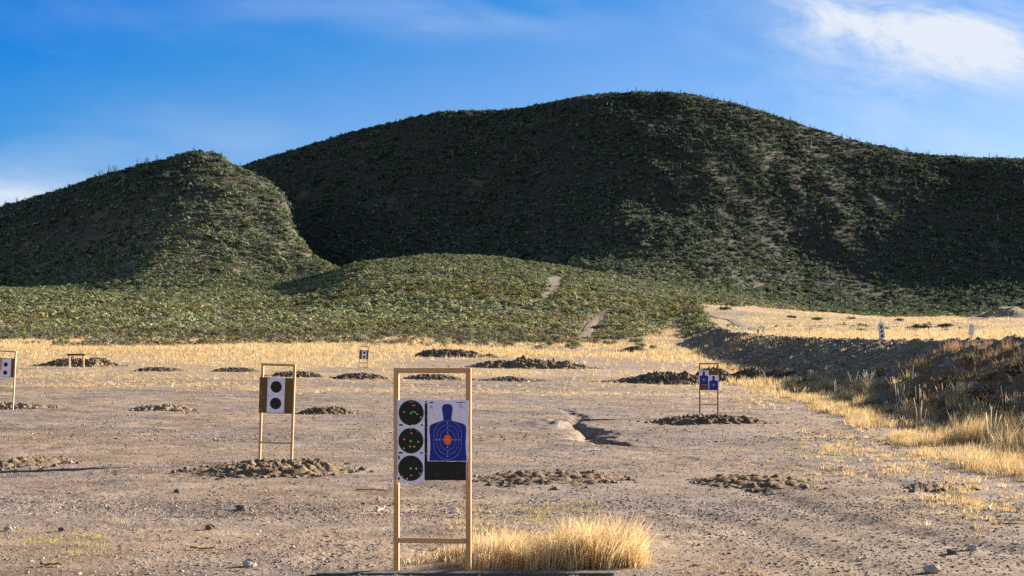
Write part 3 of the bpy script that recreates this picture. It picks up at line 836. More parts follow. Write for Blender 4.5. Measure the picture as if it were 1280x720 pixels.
mound(738, 812, 403.5, 412, 'long low dark earth wall at the foot of the hills beside the track', 'mound_dark', D=6, seed=25, peaks=[(-1, .7), (-.6, 1), (0, .8), (1, .9)])
mound(1142, 1210, 604, 613, 'small flat patch of clods on the gravel near the bank grass', 'mound_pale', D=.9, seed=26, lump=1, rough=1.4)

parts = []
for (cx_, cy_, W_, D_m) in MOUNDS:
    n_ = int(70 + 60 * W_ / 3) if cy_ < 60 else 60
    a_ = rng.uniform(0, 2 * PI, n_); q_ = 1 + np.abs(rng.normal(0, .22, n_)) - .12
    x = cx_ + np.cos(a_) * q_ * W_ * .5; y = cy_ + np.sin(a_) * q_ * D_m * .5
    parts.append(stones(x, y, rng.uniform(.012, .05, n_) * (1 + cy_ / 60), OV, OF))
co, fc, cc = merge(parts)
tag(mesh_np('mound_crumbs', co, fc, M['stones'], colors={'tint': cc * np.array([.62, .55, .48])}), 'loose crumbs of soil scattered around the dirt mounds', 'rubble', kind='stuff')

# ------------------------------------------------------------------ target stands
GROUP = 'wooden target stands on the range'
def stand(px, yb, k, name_label, W=.576, Hh=1.5, pw=.038, depth=.038, rot=-8, lean=0, wood='wood', board=None, board_mat='card', cross=.23, zoff=0, d=None, bev=.002, cross_half=.019):
    """target stand at photo pixel; k = pixels per metre there"""
    if d is None: d = F / k
    X = (px - 640) / F * d; Z = CH + (HY - yb) * d / F + zoff
    gz = float(H(X, d))
    root = empty('target_stand', (X, d, Z), (0, R(lean), R(rot)))
    tag(root, name_label, 'target stand', GROUP)
    w2 = W / 2; dp = max(Z - gz, 0) + .25
    for s_ in (-1, 1):
        a, b_ = (-w2, -w2 + pw) if s_ < 0 else (w2 - pw, w2)
        box('post', a, b_, 0, depth, -dp, Hh - pw - .0005, M[wood], root, bev)
    rw = 'wood' if wood == 'wood' else wood
    o = box('top_rail', -w2, w2, -.001, depth + .001, Hh - pw, Hh, M[wood + '_rail'], root, bev)
    box('cross_rail', -w2 - .002, w2 - pw - .001, -.006, depth * .55, cross - cross_half, cross + cross_half, M[wood + '_rail'], root, bev)
    if board:
        x0, x1, z0, z1 = board
        box('backing_board', x0, x1, -.012, -.0015 - .005, z0, z1, M[board_mat], root, .001)
    return root

# rails use the same lumber with the grain turned along X
def rail_material(src, name):
    m = M[src].copy(); m.name = name
    for n_ in m.node_tree.nodes:
        if n_.type == 'MAPPING': n_.inputs['Scale'].default_value = (.06, 1, 1)
    return m
for s_ in ('wood', 'wood_old', 'wood_pale'): M[s_ + '_rail'] = rail_material(s_, s_ + '_rail')

def rect(x0, x1, z0, z1): return [(x0, z0), (x1, z0), (x1, z1), (x0, z1)]
YB = -.0125                                    # just in front of the board

def wavy(x0, x1, z0, z1, amp=.002, n=9, seed=1):
    r = random.Random(seed); out = []
    for k_ in range(n): t_ = k_ / n; out.append((x0 + (x1 - x0) * t_, z0 + r.uniform(-amp, amp)))
    for k_ in range(n): t_ = k_ / n; out.append((x1 + r.uniform(-amp, amp) * .6, z0 + (z1 - z0) * t_))
    for k_ in range(n): t_ = k_ / n; out.append((x1 + (x0 - x1) * t_, z1 + r.uniform(-amp, amp) * .5))
    for k_ in range(n): t_ = k_ / n; out.append((x0 + r.uniform(-amp, amp) * .6, z1 + (z0 - z1) * t_))
    return out

def silhouette_outline():
    """blue upper body in photo pixels of the nearest target (x, y)"""
    right = [(560, 504.9), (563, 505.2), (565.4, 506.6), (566.6, 509.2), (566.5, 512.5), (566.0, 516), (565.3, 520), (565.1, 525.0),
             (569, 526.3), (574, 527.7), (579, 529.1), (581.5, 530.3), (583.1, 532.4), (583.6, 536), (583.2, 545), (582.8, 555), (583.4, 566), (584.3, 575.7)]
    left = [(537.0, 575.7), (538.0, 566), (538.4, 556), (537.8, 545), (537.2, 537), (537.4, 533.6), (538.8, 531.0), (541.5, 529.6), (546, 528.0), (551, 526.3),
            (554.8, 525.0), (554.7, 520), (553.7, 515), (553.0, 510.5), (553.6, 507.2), (555.6, 505.6), (558, 505.0)]
    return right + left

def silhouette_paper(root, to, x0, x1, y0, y1, sx, sy, detail=True, y=YB, seed=3):
    """to(px,py)->local (x,z). sx/sy map reference silhouette pixels into this sheet"""
    pa = to(x0, y1); pb = to(x1, y0)
    sheet = flat('paper_target', wavy(pa[0], pb[0], pa[1], pb[1], seed=seed), y, M['paper'], root)
    def q(a, b_): return to(sx(a), sy(b_))
    flat('silhouette', [q(*p) for p in silhouette_outline()], y - .0012, M['blue'], sheet, .0006)
    c = q(560.3, 549.5); ux = abs(q(561.3, 549.5)[0] - c[0]); 
    if detail:
        lw = .24 * ux
        R_ = []
        for (w_, h_) in ((17.4, 24.3), (13.3, 18.3), (9.2, 12.3)):
            R_.append((stadium(c[0], c[1], w_ * ux + lw, h_ * ux + lw), stadium(c[0], c[1], w_ * ux - lw, h_ * ux - lw)))
        rings('scoring_ring', R_, y - .0022, M['blueline'], sheet)
        flat('center_oval', stadium(c[0], c[1], 4.7 * ux, 6.6 * ux), y - .0022, M['orange'], sheet, .0006)
        rings('inner_ring', [(stadium(c[0], c[1], 2.9 * ux, 4.2 * ux), stadium(c[0], c[1], 2.55 * ux, 3.85 * ux)),
                             (stadium(c[0], c[1], 1.2 * ux, 1.9 * ux), stadium(c[0], c[1], .9 * ux, 1.6 * ux))], y - .0032, M['c_peach'], sheet)
        dots = [(545.8, 549.4), (549.8, 549.4), (554.3, 549.4), (567, 549.4), (570.9, 549.4), (575.4, 549.4),
                (560.4, 528.3), (560.4, 534.6), (560.4, 540.4), (560.4, 558.3), (560.4, 564.4), (560.4, 570), (560.4, 549.4)]
        blobs('score_mark', [(*q(a, b_), .62 * ux, .8 * ux) for a, b_ in dots], y - .0042, M['white'], sheet)
        blobs('bullet_hole', [(*q(562.6, 561.2), .45 * ux, .45 * ux), (*q(552.6, 564.8), .4 * ux, .4 * ux), (*q(549, 534), .35 * ux, .35 * ux)], y - .0042, M['palemark'], sheet)
        blobs('printed_mark', [(*q(539.7, 503.1), 3.0 * ux, 1.0 * ux)], y - .001, M['bluemark'], sheet, 16)
        bm = bmesh.new()
        for (a0, a1, b0, b1) in ((571.4, 573.0, 502.5, 503.5), (573.6, 575.0, 502.4, 503.7), (575.6, 577.4, 502.5, 503.8), (578, 579.6, 502.4, 503.6), (580.1, 581.9, 502.6, 503.6)):
            vs = [bm.verts.new((q(a, b_)[0], y - .001, q(a, b_)[1])) for a, b_ in ((a0, b1), (a1, b1), (a1, b0), (a0, b0))]; bm.faces.new(vs)
        bm_obj('printed_lettering', bm, M['bluemark'], sheet)
        bm = bmesh.new()
        for (a0, a1, b0, b1) in ((537.9, 541.1, 506.7, 509.4),):
            vs = [bm.verts.new((q(a, b_)[0], y - .001, q(a, b_)[1])) for a, b_ in ((a0, b1), (a1, b1), (a1, b0), (a0, b0))]; bm.faces.new(vs)
        bm_obj('printed_square', bm, M['palemark'], sheet)
        bm = bmesh.new()
        for (a0, a1, b0, b1) in ((575.6, 578.6, 505.4, 506.6), (574.6, 579.4, 507.6, 508.2), (574.2, 580, 509.2, 509.8), (576, 578.4, 510.6, 511.0)):
            vs = [bm.verts.new((q(a, b_)[0], y - .001, q(a, b_)[1])) for a, b_ in ((a0, b1), (a1, b1), (a1, b0), (a0, b0))]; bm.faces.new(vs)
        bm_obj('small_print', bm, M['palemark'], sheet)
    else:
        flat('center_oval', stadium(c[0], c[1], 3.6 * ux, 5.0 * ux), y - .0025, M['c_peach'], sheet, .0006)
        rings('scoring_ring', [(stadium(c[0], c[1], 10.5 * ux, 13 * ux), stadium(c[0], c[1], 9.2 * ux, 11.7 * ux))], y - .0025, M['blueline'], sheet)
    return sheet

# nearest stand
k1 = 170.0
st1 = stand(540, 715, k1, 'nearest target stand with three black bullseyes beside one blue silhouette', rot=-7, board=((492 - 540) / k1, (587.2 - 540) / k1, (715 - 600) / k1, (715 - 500.6) / k1), cross=.23)
def to1(a, b_): return ((a - 540) / k1, (715 - b_) / k1)
# old black sheet behind
p0, p1 = to1(529.5, 600), to1(583.2, 504.5)
old = flat('paper_target', wavy(p0[0], p1[0], p0[1], p1[1], .0015, seed=9), YB + .0002, M['black'], st1, .0005)
old['label'] = 'old black paper target mostly hidden under the blue one'
bm = bmesh.new()
for a in (547.5, 555.6, 563.5, 571.5):
    vs = [bm.verts.new((*(to1(a_, b_)[0],), YB - .0006, to1(a_, b_)[1])) for a_, b_ in ((a - .16, 599), (a + .16, 599), (a + .16, 577.5), (a - .16, 577.5))]; bm.faces.new(vs)
bm_obj('printed_line', bm, M['greyline'], old)
blobs('printed_mark', [(*to1(a, 591.5), .0045, .006) for a in (539.3, 545, 551, 559.3, 567)] + [(*to1(573.5, 590.5), .012, .009)], YB - .0008, M['greyline'], old)
c_ = to1(541, 587)
rings('printed_oval', [(disc_pts(c_[0], c_[1], .045, 30, .052), disc_pts(c_[0], c_[1], .0435, 30, .0505))], YB - .0006, M['greyline'], old)
blobs('bullet_hole', [(*to1(533.2, 520), .003, .004), (*to1(533, 534.5), .003, .003), (*to1(533.3, 568), .004, .004), (*to1(532, 566), .003, .003)], YB - .0008, M['c_peach'], old)
silhouette_paper(st1, to1, 534.6, 586.4, 500.2, 576.4, lambda a: a, lambda b_: b_, True, YB - .0035)
# three stacked bullseye sheets
def bull(root, to, cx, cy, x0, x1, y0, y1, r, dots, marks, seed, rad_m):
    pa = to(x0, y1); pb = to(x1, y0)
    sh = flat('paper_target', wavy(pa[0], pb[0], pa[1], pb[1], .0012, seed=seed), YB - .0012 - .0004 * seed, M['paper'], root)
    y = YB - .0012 - .0004 * seed
    c = to(cx, cy)
    flat('bullseye', disc_pts(c[0], c[1], r * rad_m, 48), y - .001, M['black'], sh, .0005)
    lw = .16
    rings('scoring_ring', [(disc_pts(c[0], c[1], (q + lw) * rad_m), disc_pts(c[0], c[1], (q - lw) * rad_m)) for q in (14.2, 10.9, 7.6, 4.4)], y - .0018, M['olive'], sh)
    by = {}
    for (a, b_, s_, m_) in dots: by.setdefault(m_, []).append((*to(a, b_), s_ * rad_m, s_ * rad_m * 1.05))
    for m_, it in by.items(): blobs('impact_spot', it, y - .0026, M[m_], sh)
    if marks: blobs('printed_mark', [(*to(a, b_), w_ * rad_m, h_ * rad_m) for (a, b_, w_, h_) in marks], y - .001, M['bluemark'], sh, 14)
    return sh
u1 = 1 / k1
def a1(p, q): return (485 + p / 14.4, 492 + q / 14.4)
def a2(p, q): return (485 + p / 10.286, 540 + q / 10.286)
bull(st1, to1, 514.0, 516.0, 496.6, 531.2, 500.0, 533.2, 15.9,
     [(*a1(415, 352), 1.5, 'c_green'), (*a1(447, 322), .9, 'c_green'), (*a1(374, 143), .9, 'c_magenta'), (*a1(418, 152), .7, 'c_white'), (*a1(462, 148), .9, 'c_teal'),
      (*a1(448, 209), 1.0, 'c_red'), (*a1(487, 216), 1.0, 'c_red'), (*a1(288, 330), 1.0, 'c_peach'), (*a1(490, 335), 1.0, 'c_yellow'), (*a1(531, 370), 1.0, 'c_yellow'),
      (*a1(596, 428), 1.0, 'c_yellow'), (*a1(448, 562), 1.0, 'c_yellow')], [(500.9, 531.3, 2.9, 1.2), (527.4, 531.2, 1.7, 1.0)], 1, u1)
bull(st1, to1, 513.6, 550.9, 496.5, 531.0, 533.0, 568.2, 15.9,
     [(*a2(293, 118), 1.6, 'c_green'), (*a1(413, 642), .7, 'c_white'), (*a1(530, 685), .8, 'c_teal'), (*a2(305, 15), 1.0, 'c_peach'), (*a2(208, 97), 1.0, 'c_peach'),
      (*a2(392, 125), 1.1, 'c_peach'), (*a2(285, 185), 1.0, 'c_yellow'), (*a2(340, 188), 1.1, 'c_peach'), (*a2(205, 210), 1.0, 'c_peach')], [(500.6, 566.0, 3.0, 1.2), (527.2, 566.0, 1.9, 1.2)], 2, u1)
bull(st1, to1, 513.3, 585.3, 496.4, 530.9, 568.0, 603.6, 15.9,
     [(*a2(293, 468), 1.6, 'c_green'), (*a2(365, 470), 1.1, 'c_yellow'), (*a2(440, 470), .8, 'c_magenta'), (*a2(413, 533), .9, 'c_yellow'), (*a2(298, 558), .9, 'c_yellow'),
      (*a2(187, 573), .8, 'c_yellow'), (*a2(247, 597), .9, 'c_yellow'), (*a2(246, 608), .7, 'c_yellow')], [(498.5, 571.9, 1.2, 2.9), (498.6, 598.4, 1.3, 2.0)], 3, u1)
# staples and a nail head or two
blobs('staple', [(*to1(494.2, 503), .002, .004), (*to1(494.3, 597), .002, .004), (*to1(585.4, 597), .002, .004)], YB - .0004, M['greyline'], st1)

for (a_, b_) in ((492.8, 463.2), (495.2, 463.8), (586.2, 463), (588.4, 464), (493, 675.4), (583.5, 675.6), (586.6, 669.5)):
    blobs('nail_head', [(*to1(a_, b_), .0028, .0028)], -.0075, M['rust'], st1)
blobs('bullet_hole', [(*to1(494.0, 541), .003, .003), (*to1(494.6, 560), .002, .003), (*to1(585.0, 588), .003, .003), (*to1(498.3, 536.5), .002, .002), (*to1(530.0, 548), .002, .002), (*to1(543.5, 519), .0022, .0022), (*to1(574, 521), .0022, .0022)], YB - .0052, M['greyline'], st1)
# second stand
k2 = 77.0
st2 = stand(343.8, 577, k2, 'middle distance stand with two black bullseyes on a brown board', Hh=1.59, rot=-9, lean=2.0, board=((321.5 - 343.8) / k2 - .012, (364.0 - 343.8) / k2, (577 - 516.5) / k2, (577 - 472) / k2), board_mat='card_dark', cross=.305, cross_half=.016)
def to2(a, b_): return ((a - 343.8) / k2 - .030 + .0, (577 - b_) / k2)
for s_, (cy_, y0_, y1_) in enumerate(((483.6, 472.2, 494.3), (504.3, 493.9, 515.8))):
    pa, pb = to2(333.4, y1_), to2(356.0, y0_)
    sh = flat('paper_target', wavy(pa[0], pb[0], pa[1], pb[1], .002, seed=20 + s_), YB - .0015 * (s_ + 1), M['paper'], st2)
    c = to2(344.7, cy_); y_ = YB - .0015 * (s_ + 1)
    flat('bullseye', disc_pts(c[0], c[1], 7.3 / k2, 40), y_ - .0015, M['black'], sh, .0005)
    rings('scoring_ring', [(disc_pts(c[0], c[1], q / k2), disc_pts(c[0], c[1], (q - .22) / k2)) for q in (5.4, 3.6)], y_ - .003, M['greyline'], sh)
    blobs('center_mark', [(c[0], c[1], .9 / k2, .9 / k2)], y_ - .004, M['red_faint'], sh)
    blobs('printed_mark', [(*to2(354.5, y1_ - .8), .9 / k2, .5 / k2), (*to2(335.5, y0_ + 1.2), .9 / k2, .5 / k2)], y_ - .0015, M['bluemark'], sh)
blobs('bullet_hole', [(*to2(325.6, 491.5), .007, .007), (*to2(329, 497.5), .006, .006), (*to2(330, 504.5), .006, .006), (*to2(325, 512.5), .01, .008), (*to2(326.2, 489.5), .005, .005), (*to2(325.8, 493.3), .006, .006), (*to2(337, 498.2), .006, .006)], YB - .0006, M['c_peach'], st2)

# third stand, two blue silhouettes
k3 = 43.0
st3 = stand(886, 521.5, k3, 'stand holding two overlapping blue silhouette targets in front of the dark mounds', W=.56, Hh=1.575, rot=-3, wood='wood_old', board=(-.262, .255, (521.5 - 487.6) / k3, (521.5 - 463.4) / k3), board_mat='card_dark', cross=.37, cross_half=.012)
def to3(a, b_): return ((a - 886) / k3, (521.5 - b_) / k3)
def sub_map(x0, x1, y0, y1):
    return (lambda a: x0 + (a - 534.6) / (586.4 - 534.6) * (x1 - x0), lambda b_: y0 + (b_ - 500.2) / (576.4 - 500.2) * (y1 - y0))
sx, sy = sub_map(873.8, 885.9, 463.0, 480.8)
silhouette_paper(st3, to3, 873.8, 885.9, 463.0, 480.8, sx, sy, False, YB - .002, 31)
sx, sy = sub_map(885.8, 898.1, 468.8, 487.8)
silhouette_paper(st3, to3, 885.8, 898.1, 468.8, 487.8, sx, sy, False, YB - .008, 32)

# stand on the left edge
k4 = 43.5
st4 = stand(5.2, 503.5, k4, 'target stand cut off by the left edge with small bullseyes and an orange patch', W=.56, Hh=1.5, rot=-6, lean=3.0, wood='wood_pale', board=(-.25, .245, (503.5 - 471.5) / k4, (503.5 - 447.6) / k4), board_mat='card_dark', cross=.345, cross_half=.012)
def to4(a, b_): return ((a - 5.2) / k4 - .055, (503.5 - b_) / k4)
pa, pb = to4(-3.5, 471), to4(14.4, 448.2)
sh4 = flat('paper_target', wavy(pa[0], pb[0], pa[1], pb[1], .003, seed=41), YB - .002, M['paper'], st4)
for q_ in ((7.4, 455.6), (7.3, 465.8)):
    c = to4(*q_); flat('bullseye', disc_pts(c[0], c[1], 2.7 / k4, 26), YB - .004, M['black'], sh4, .0005)
pa, pb = to4(-3.4, 463.2), to4(2.6, 448.4)
flat('paper_patch', wavy(pa[0], pb[0], pa[1], pb[1], .003, seed=42), YB - .0045, M['orange_paper'], sh4, .0006)

# far stand
k5 = 20.5
st5 = stand(453.6, 465.5, k5, 'smallest and farthest stand with two tiny bullseyes in the straw field', W=.56, Hh=1.60, rot=-6, lean=3.5, wood='wood_old', board=(-.285, .275, .80, 1.36), board_mat='card_dark', cross=.32, cross_half=.015)
sh5 = flat('paper_target', rect(-.13, .16, .83, 1.33), YB - .004, M['paper'], st5)
for zc_ in (1.21, .95): flat('bullseye', disc_pts(.015, zc_, .075, 20), YB - .007, M['black'], sh5, .0006)
box('lower_rail', -.27, .23, -.006, .02, .57, .60, M['wood_old_rail'], st5)

# low empty frame by the double mound
x_, y_, z_ = G(95, 460.5)
kk = F / y_
fr = empty('low_frame', (x_, y_, z_)); tag(fr, 'low empty wooden frame with a dark top bar before the double humped mound', 'frame')
w_ = 11.3 / kk; h_ = 18.2 / kk
box('post', -w_ + .08, -w_ + .17, 0, .09, -.3, h_ - .12, M['wood_pale'], fr, .004)
box('post', w_ - .16, w_ - .07, 0, .09, -.1, h_ - .12, M['wood'], fr, .004)
box('top_bar', -w_, w_, -.02, .11, h_ - .12, h_, M['rust'], fr, .004)

# ground timber at the foot of the nearest stand
tx0, tx1 = (398 - 640) / 170.9, (766 - 640) / 170.9
bm = bmesh.new(); nseg = 60
for side_ in (0,):
    vs = []
    for i_ in range(nseg + 1):
        t_ = i_ / nseg; xx_ = tx0 + (tx1 - tx0) * t_
        g_ = float(H(xx_, 10.3, False)); j = lambda s: random.uniform(-s, s)
        vs.append([bm.verts.new((xx_, 10.29 + j(.002), g_ - .06)), bm.verts.new((xx_, 10.29 + j(.003), g_ + .018 + j(.0015))), bm.verts.new((xx_, 10.385 + j(.003), g_ + .022 + j(.0015))), bm.verts.new((xx_, 10.385, g_ - .06))])
    for i_ in range(nseg):
        for a in range(4): bm.faces.new((vs[i_][a], vs[i_ + 1][a], vs[i_ + 1][(a + 1) % 4], vs[i_][(a + 1) % 4]))
    bm.faces.new(vs[0][::-1]); bm.faces.new(vs[-1])
bmesh.ops.recalc_face_normals(bm, faces=bm.faces[:])
tag(bm_obj('ground_timber', bm, M['timber']), 'grey half buried timber lying along the foot of the nearest stand', 'timber')

# ------------------------------------------------------------------ signs and stakes on the terrace
def at(px, py, d): return ((px - 640) / F * d, d, CH + (HY - py) * d / F)
def crest_point(px):
    D_ = np.exp(np.linspace(math.log(20), math.log(110), 1500)); X_ = (px - 640) / F * D_
    sy_ = HY - F * (H(X_, D_) - CH) / D_
    i_ = int(np.argmin(sy_[:])); 
    # first local crest past the bank
    bb = X_ - berm_x(D_)
    c_ = np.where((bb > RUN - 1) & (bb < RUN + 1.6))[0]
    if len(c_): i_ = c_[int(np.argmin(sy_[c_]))]
    return float(X_[i_]), float(D_[i_]), float(H(X_[i_], D_[i_]))
cx_, cy_, cz_ = crest_point(1103); kk = F / cy_
sg = empty('leaning_sign', (cx_, cy_, cz_), (0, R(-7), R(-50)))
tag(sg, 'leaning narrow white board with dark blotches standing on the bank crest', 'sign')
box('post', -.02, .02, .012, .04, -.3, 22.5 / kk, M['rust'], sg, .002)
box('panel', -4.4 / kk, 4.4 / kk, -.012, .012, 0, 20 / kk, M['sign_white'], sg, .003)
bm = bmesh.new()
for (z0, z1, w_) in ((1.5, 5.5, 2.0), (7.5, 11, 1.7), (12.5, 17, 1.7)):
    vs = [bm.verts.new((a * w_ / kk + .02, -.0145, b_ / kk)) for a, b_ in ((-.9, z0), (.8, z0 + .3), (1, (z0 + z1) / 2), (.7, z1), (-.7, z1 - .3), (-1, (z0 + z1) / 2 + .2))]; bm.faces.new(vs)
bm_obj('blotch', bm, M['sign_dark'], sg)
cx_, cy_, cz_ = crest_point(1214); kk = F / cy_
sg = empty('small_sign', (cx_, cy_, cz_), (0, R(1.5), R(-20)))
tag(sg, 'small plain white panel on a short rusty stake, right on the bank crest', 'sign')
box('post', -.02, .02, .008, .04, -.3, 17.5 / kk, M['rust'], sg, .002)
box('panel', -3.1 / kk, 3.1 / kk, -.008, .006, 3 / kk, 16 / kk, M['sign_white'], sg, .002)
for (a, yb, h, lab, mt) in ((867, 415, 6, 'short pale stake near the far end of the bank', 'wood_pale'), (954, 419, 9, 'white marker stake on the bank crest behind the blue targets', 'sign_white'), (947.5, 419, 7, 'thin rusty stake just left of the white marker stake', 'rust')):
    p = G(a, yb); kk = F / p[1]
    o = box('marker_stake', -.9 / kk, .9 / kk, -.9 / kk, .9 / kk, -.2, h / kk, M[mt], None, .01)
    o.location = p; tag(o, lab, 'stake', 'marker stakes on the bank')

# ------------------------------------------------------------------ single shrubs
def shrub_mesh(name, nleaf, rad, hgt, leaf, cols, seed, stems=7):
    r = np.random.default_rng(seed)
    lobes = r.integers(4, 7)
    C = np.stack([r.uniform(-.45, .45, lobes) * rad, r.uniform(-.45, .45, lobes) * rad, r.uniform(.15, .4, lobes) * hgt], 1)
    col = np.array(cols)[r.integers(0, len(cols), lobes)]
    co, f, c = tri_crown(C, r.uniform(.45, .7, lobes) * rad, r.uniform(.4, .7, lobes) * hgt, nleaf // lobes, np.full(lobes, leaf), col, r, .28, .2)
    co[:, 2] = np.maximum(co[:, 2], -.02)
    S = blades(np.zeros((1, 3)), stems * 2, np.array([hgt * .9]), np.array([rad * .15]), np.array([.05 * rad]), .8, (.10, .075, .055), seg=1, wind=(0, 0), r=r)
    co, f, c = merge([(co, f, c), S])
    o = mesh_np(name, co, f, M['leaf'], colors={'tint': c})
    return o
GREEN = [PAL['sage'], PAL['pale'], PAL['olive']]
def place_copies(name, protos, pts, label, cat, group, s0=.8, s1=1.25):
    used = set()
    for i_, (x_, y_) in enumerate(pts):
        k_ = i_ % len(protos)
        o = protos[k_] if k_ not in used else protos[k_].copy()
        if k_ in used: COL.objects.link(o)
        used.add(k_)
        o.location = (x_, y_, float(H(x_, y_)))
        o.rotation_euler = (0, 0, random.uniform(0, 6.28)); s_ = random.uniform(s0, s1); o.scale = (s_, s_, s_ * random.uniform(.85, 1.15))
        tag(o, label, cat, group)
# scrub edge
protos = [shrub_mesh('sage_shrub', 260, 1.0, 1.0, .10, GREEN, 700 + i) for i in range(8)]
pts = []
while len(pts) < 190:
    u_ = random.uniform(-.375, .10); y_ = 178 + 62 * random.random() ** .8; x_ = u_ * y_
    if scrub_ok(np.array([x_]), np.array([y_]))[0] or random.random() < .3: pts.append((x_, y_))
place_copies('sage_shrub', protos, pts, 'grey green desert shrub at the near edge of the scrub flat behind the straw', 'shrub', 'shrubs along the scrub edge', .7, 1.35)
# dark mesquites with their own places
for (a, b_, w_, lab, rd) in ((213, 411, 10, 'dark green low bush in the scrub left of centre', 1.0), (159, 413, 12, 'dark bush in the scrub above the double humped mound', 1.0), (288, 401, 7, 'dark green bush farther up the scrub flat', 1.0),
                             (1150, 411, 13, 'widest dark bush in the straw between the two white signs', 1.0), (1137, 411, 6, 'small dark bush touching the widest one between the signs', 1.0), (1106, 412, 7, 'dark low bush just right of the leaning sign', 1.0),
                             (1076, 414, 8, 'grey brown bush in the straw left of the leaning sign', .8), (1126, 402, 8, 'dark bush beyond the leaning sign, farther up the terrace', 1.0), (1181, 413, 5, 'small olive bush between widest bush and small sign', 1.0),
                             (1182, 409.5, 12, 'flat dark bush left of the small white sign', 1.0), (1064, 400, 6, 'small dark bush on the far terrace left of the leaning sign', 1.0), (1022, 401, 9, 'dark bush on the terrace beside the far bank end', 1.0),
                             (25, 424, 9, 'rounded pale green bush at the grass edge on the far left', 2.0), (990, 398, 8, 'low dark bush near the track on the far terrace', 1.0), (905, 388, 10, 'dark bush where the terrace track meets the hill', 1.0)):
    p = G(a, b_, dmin=60); kk = F / p[1]; rad_ = w_ / kk
    cols = [PAL['dark'], PAL['olive'], (.05, .06, .028)] if rd == 1.0 else ([PAL['grey'], PAL['straw']] if rd < 1 else [PAL['pale'], (.16, .2, .08)])
    o = shrub_mesh('desert_bush', 420, rad_, rad_ * (.55 if rd <= 1 else 1.0), rad_ * .10, cols, 800 + int(a))
    o.location = p; tag(o, lab, 'bush')
BRUSH = [(.20, .145, .095), (.26, .20, .12), (.16, .14, .09)]
bp_ = [shrub_mesh('dry_brush', 300, .55, .5, .05, BRUSH, 900 + i, stems=16) for i in range(4)]
pts = []
for a_, b_ in ((1062, 505), (1090, 512), (1118, 520), (1145, 505), (1172, 512), (1200, 520), (1225, 500), (1250, 515), (1272, 525), (1030, 492), (1006, 482), (1130, 480), (1185, 485), (1240, 480), (1268, 470), (1100, 470), (985, 470), (1215, 455)):
    p = G(a_, b_); pts.append((p[0], p[1]))
place_copies('dry_brush', bp_, pts, 'dry brown brush bush growing on the shaded face of the earth bank', 'bush', 'dry brush on the shaded bank', .7, 1.25)
# ocotillo and agave stalks along ridges
def stalk_mesh(seed, kind):
    r = random.Random(seed); bm = bmesh.new()
    n_ = 1 if kind == 'agave_stalk' else r.randint(5, 9)
    for k_ in range(n_):
        a = r.uniform(0, 2 * PI); ln = r.uniform(.05, .28) if n_ > 1 else r.uniform(0, .08); h_ = r.uniform(2.6, 4.4) if n_ > 1 else r.uniform(3.2, 5.0)
        w0 = .07 if n_ > 1 else .11
        prev = None
        for t_ in (0, .35, .7, 1):
            c_ = (math.cos(a) * ln * h_ * t_ ** 1.2, math.sin(a) * ln * h_ * t_ ** 1.2, h_ * t_ - .2); w_ = w0 * (1 - .55 * t_)
            ring = [bm.verts.new((c_[0] + w_ * math.cos(q), c_[1] + w_ * math.sin(q), c_[2])) for q in (0, 2.1, 4.2)]
            if prev:
                for q in range(3): bm.faces.new((prev[q], prev[(q + 1) % 3], ring[(q + 1) % 3], ring[q]))
            prev = ring
        if kind == 'agave_stalk':
            for q in range(7):
                z_ = h_ * (.6 + .4 * q / 7) - .2; aa = r.uniform(0, 6.28); L_ = .28 * (1 - q / 10)
                vs = [bm.verts.new((0, 0, z_)), bm.verts.new((math.cos(aa) * L_, math.sin(aa) * L_, z_ + .12)), bm.verts.new((0, 0, z_ + .14))]; bm.faces.new(vs)
    return bm
M['stalk'] = plain('dry_stalk', (.20, .17, .11), .9, .2)
M['stalk_pale'] = plain('pale_dry_stalk', (.62, .54, .40), .9, .2)
oc = [bm_obj('ocotillo', stalk_mesh(i, 'ocotillo'), M['stalk']) for i in range(6)]
ag = [bm_obj('agave_stalk', stalk_mesh(i + 50, 'agave_stalk'), M['stalk_pale']) for i in range(4)]
pts = []
for _ in range(120):
    a = random.uniform(330, 1290) if random.random() < .4 else random.uniform(780, 1290)
    y_ = 797 + random.uniform(-9, 3); pts.append(((a - 640) / F * y_, y_))
place_copies('ocotillo', oc, pts, 'many stemmed ocotillo standing along the skyline of the large mountain', 'ocotillo', 'ocotillos along the mountain skyline', .45, 1.0)
oc2 = []
for o in oc[:3]:
    c = o.copy(); COL.objects.link(c); oc2.append(c)
pts = []
for _ in range(34):
    a = random.uniform(-10, 300); y_ = 637 + random.uniform(-8, 3); pts.append(((a - 640) / F * y_, y_))
place_copies('ocotillo', oc2, pts, 'ocotillo standing on the crest of the smaller left hill', 'ocotillo', 'ocotillos along the left hill crest', .6, 1.1)
pts = []
for _ in range(70):
    a = random.uniform(560, 1290); y_ = random.uniform(650, 785); pts.append(((a - 640) / F * y_, y_))
place_copies('agave_stalk', ag, pts, 'pale flower stalk standing up from the shaded mountain face', 'flower stalk', 'pale stalks on the mountain face', .45, 1.0)

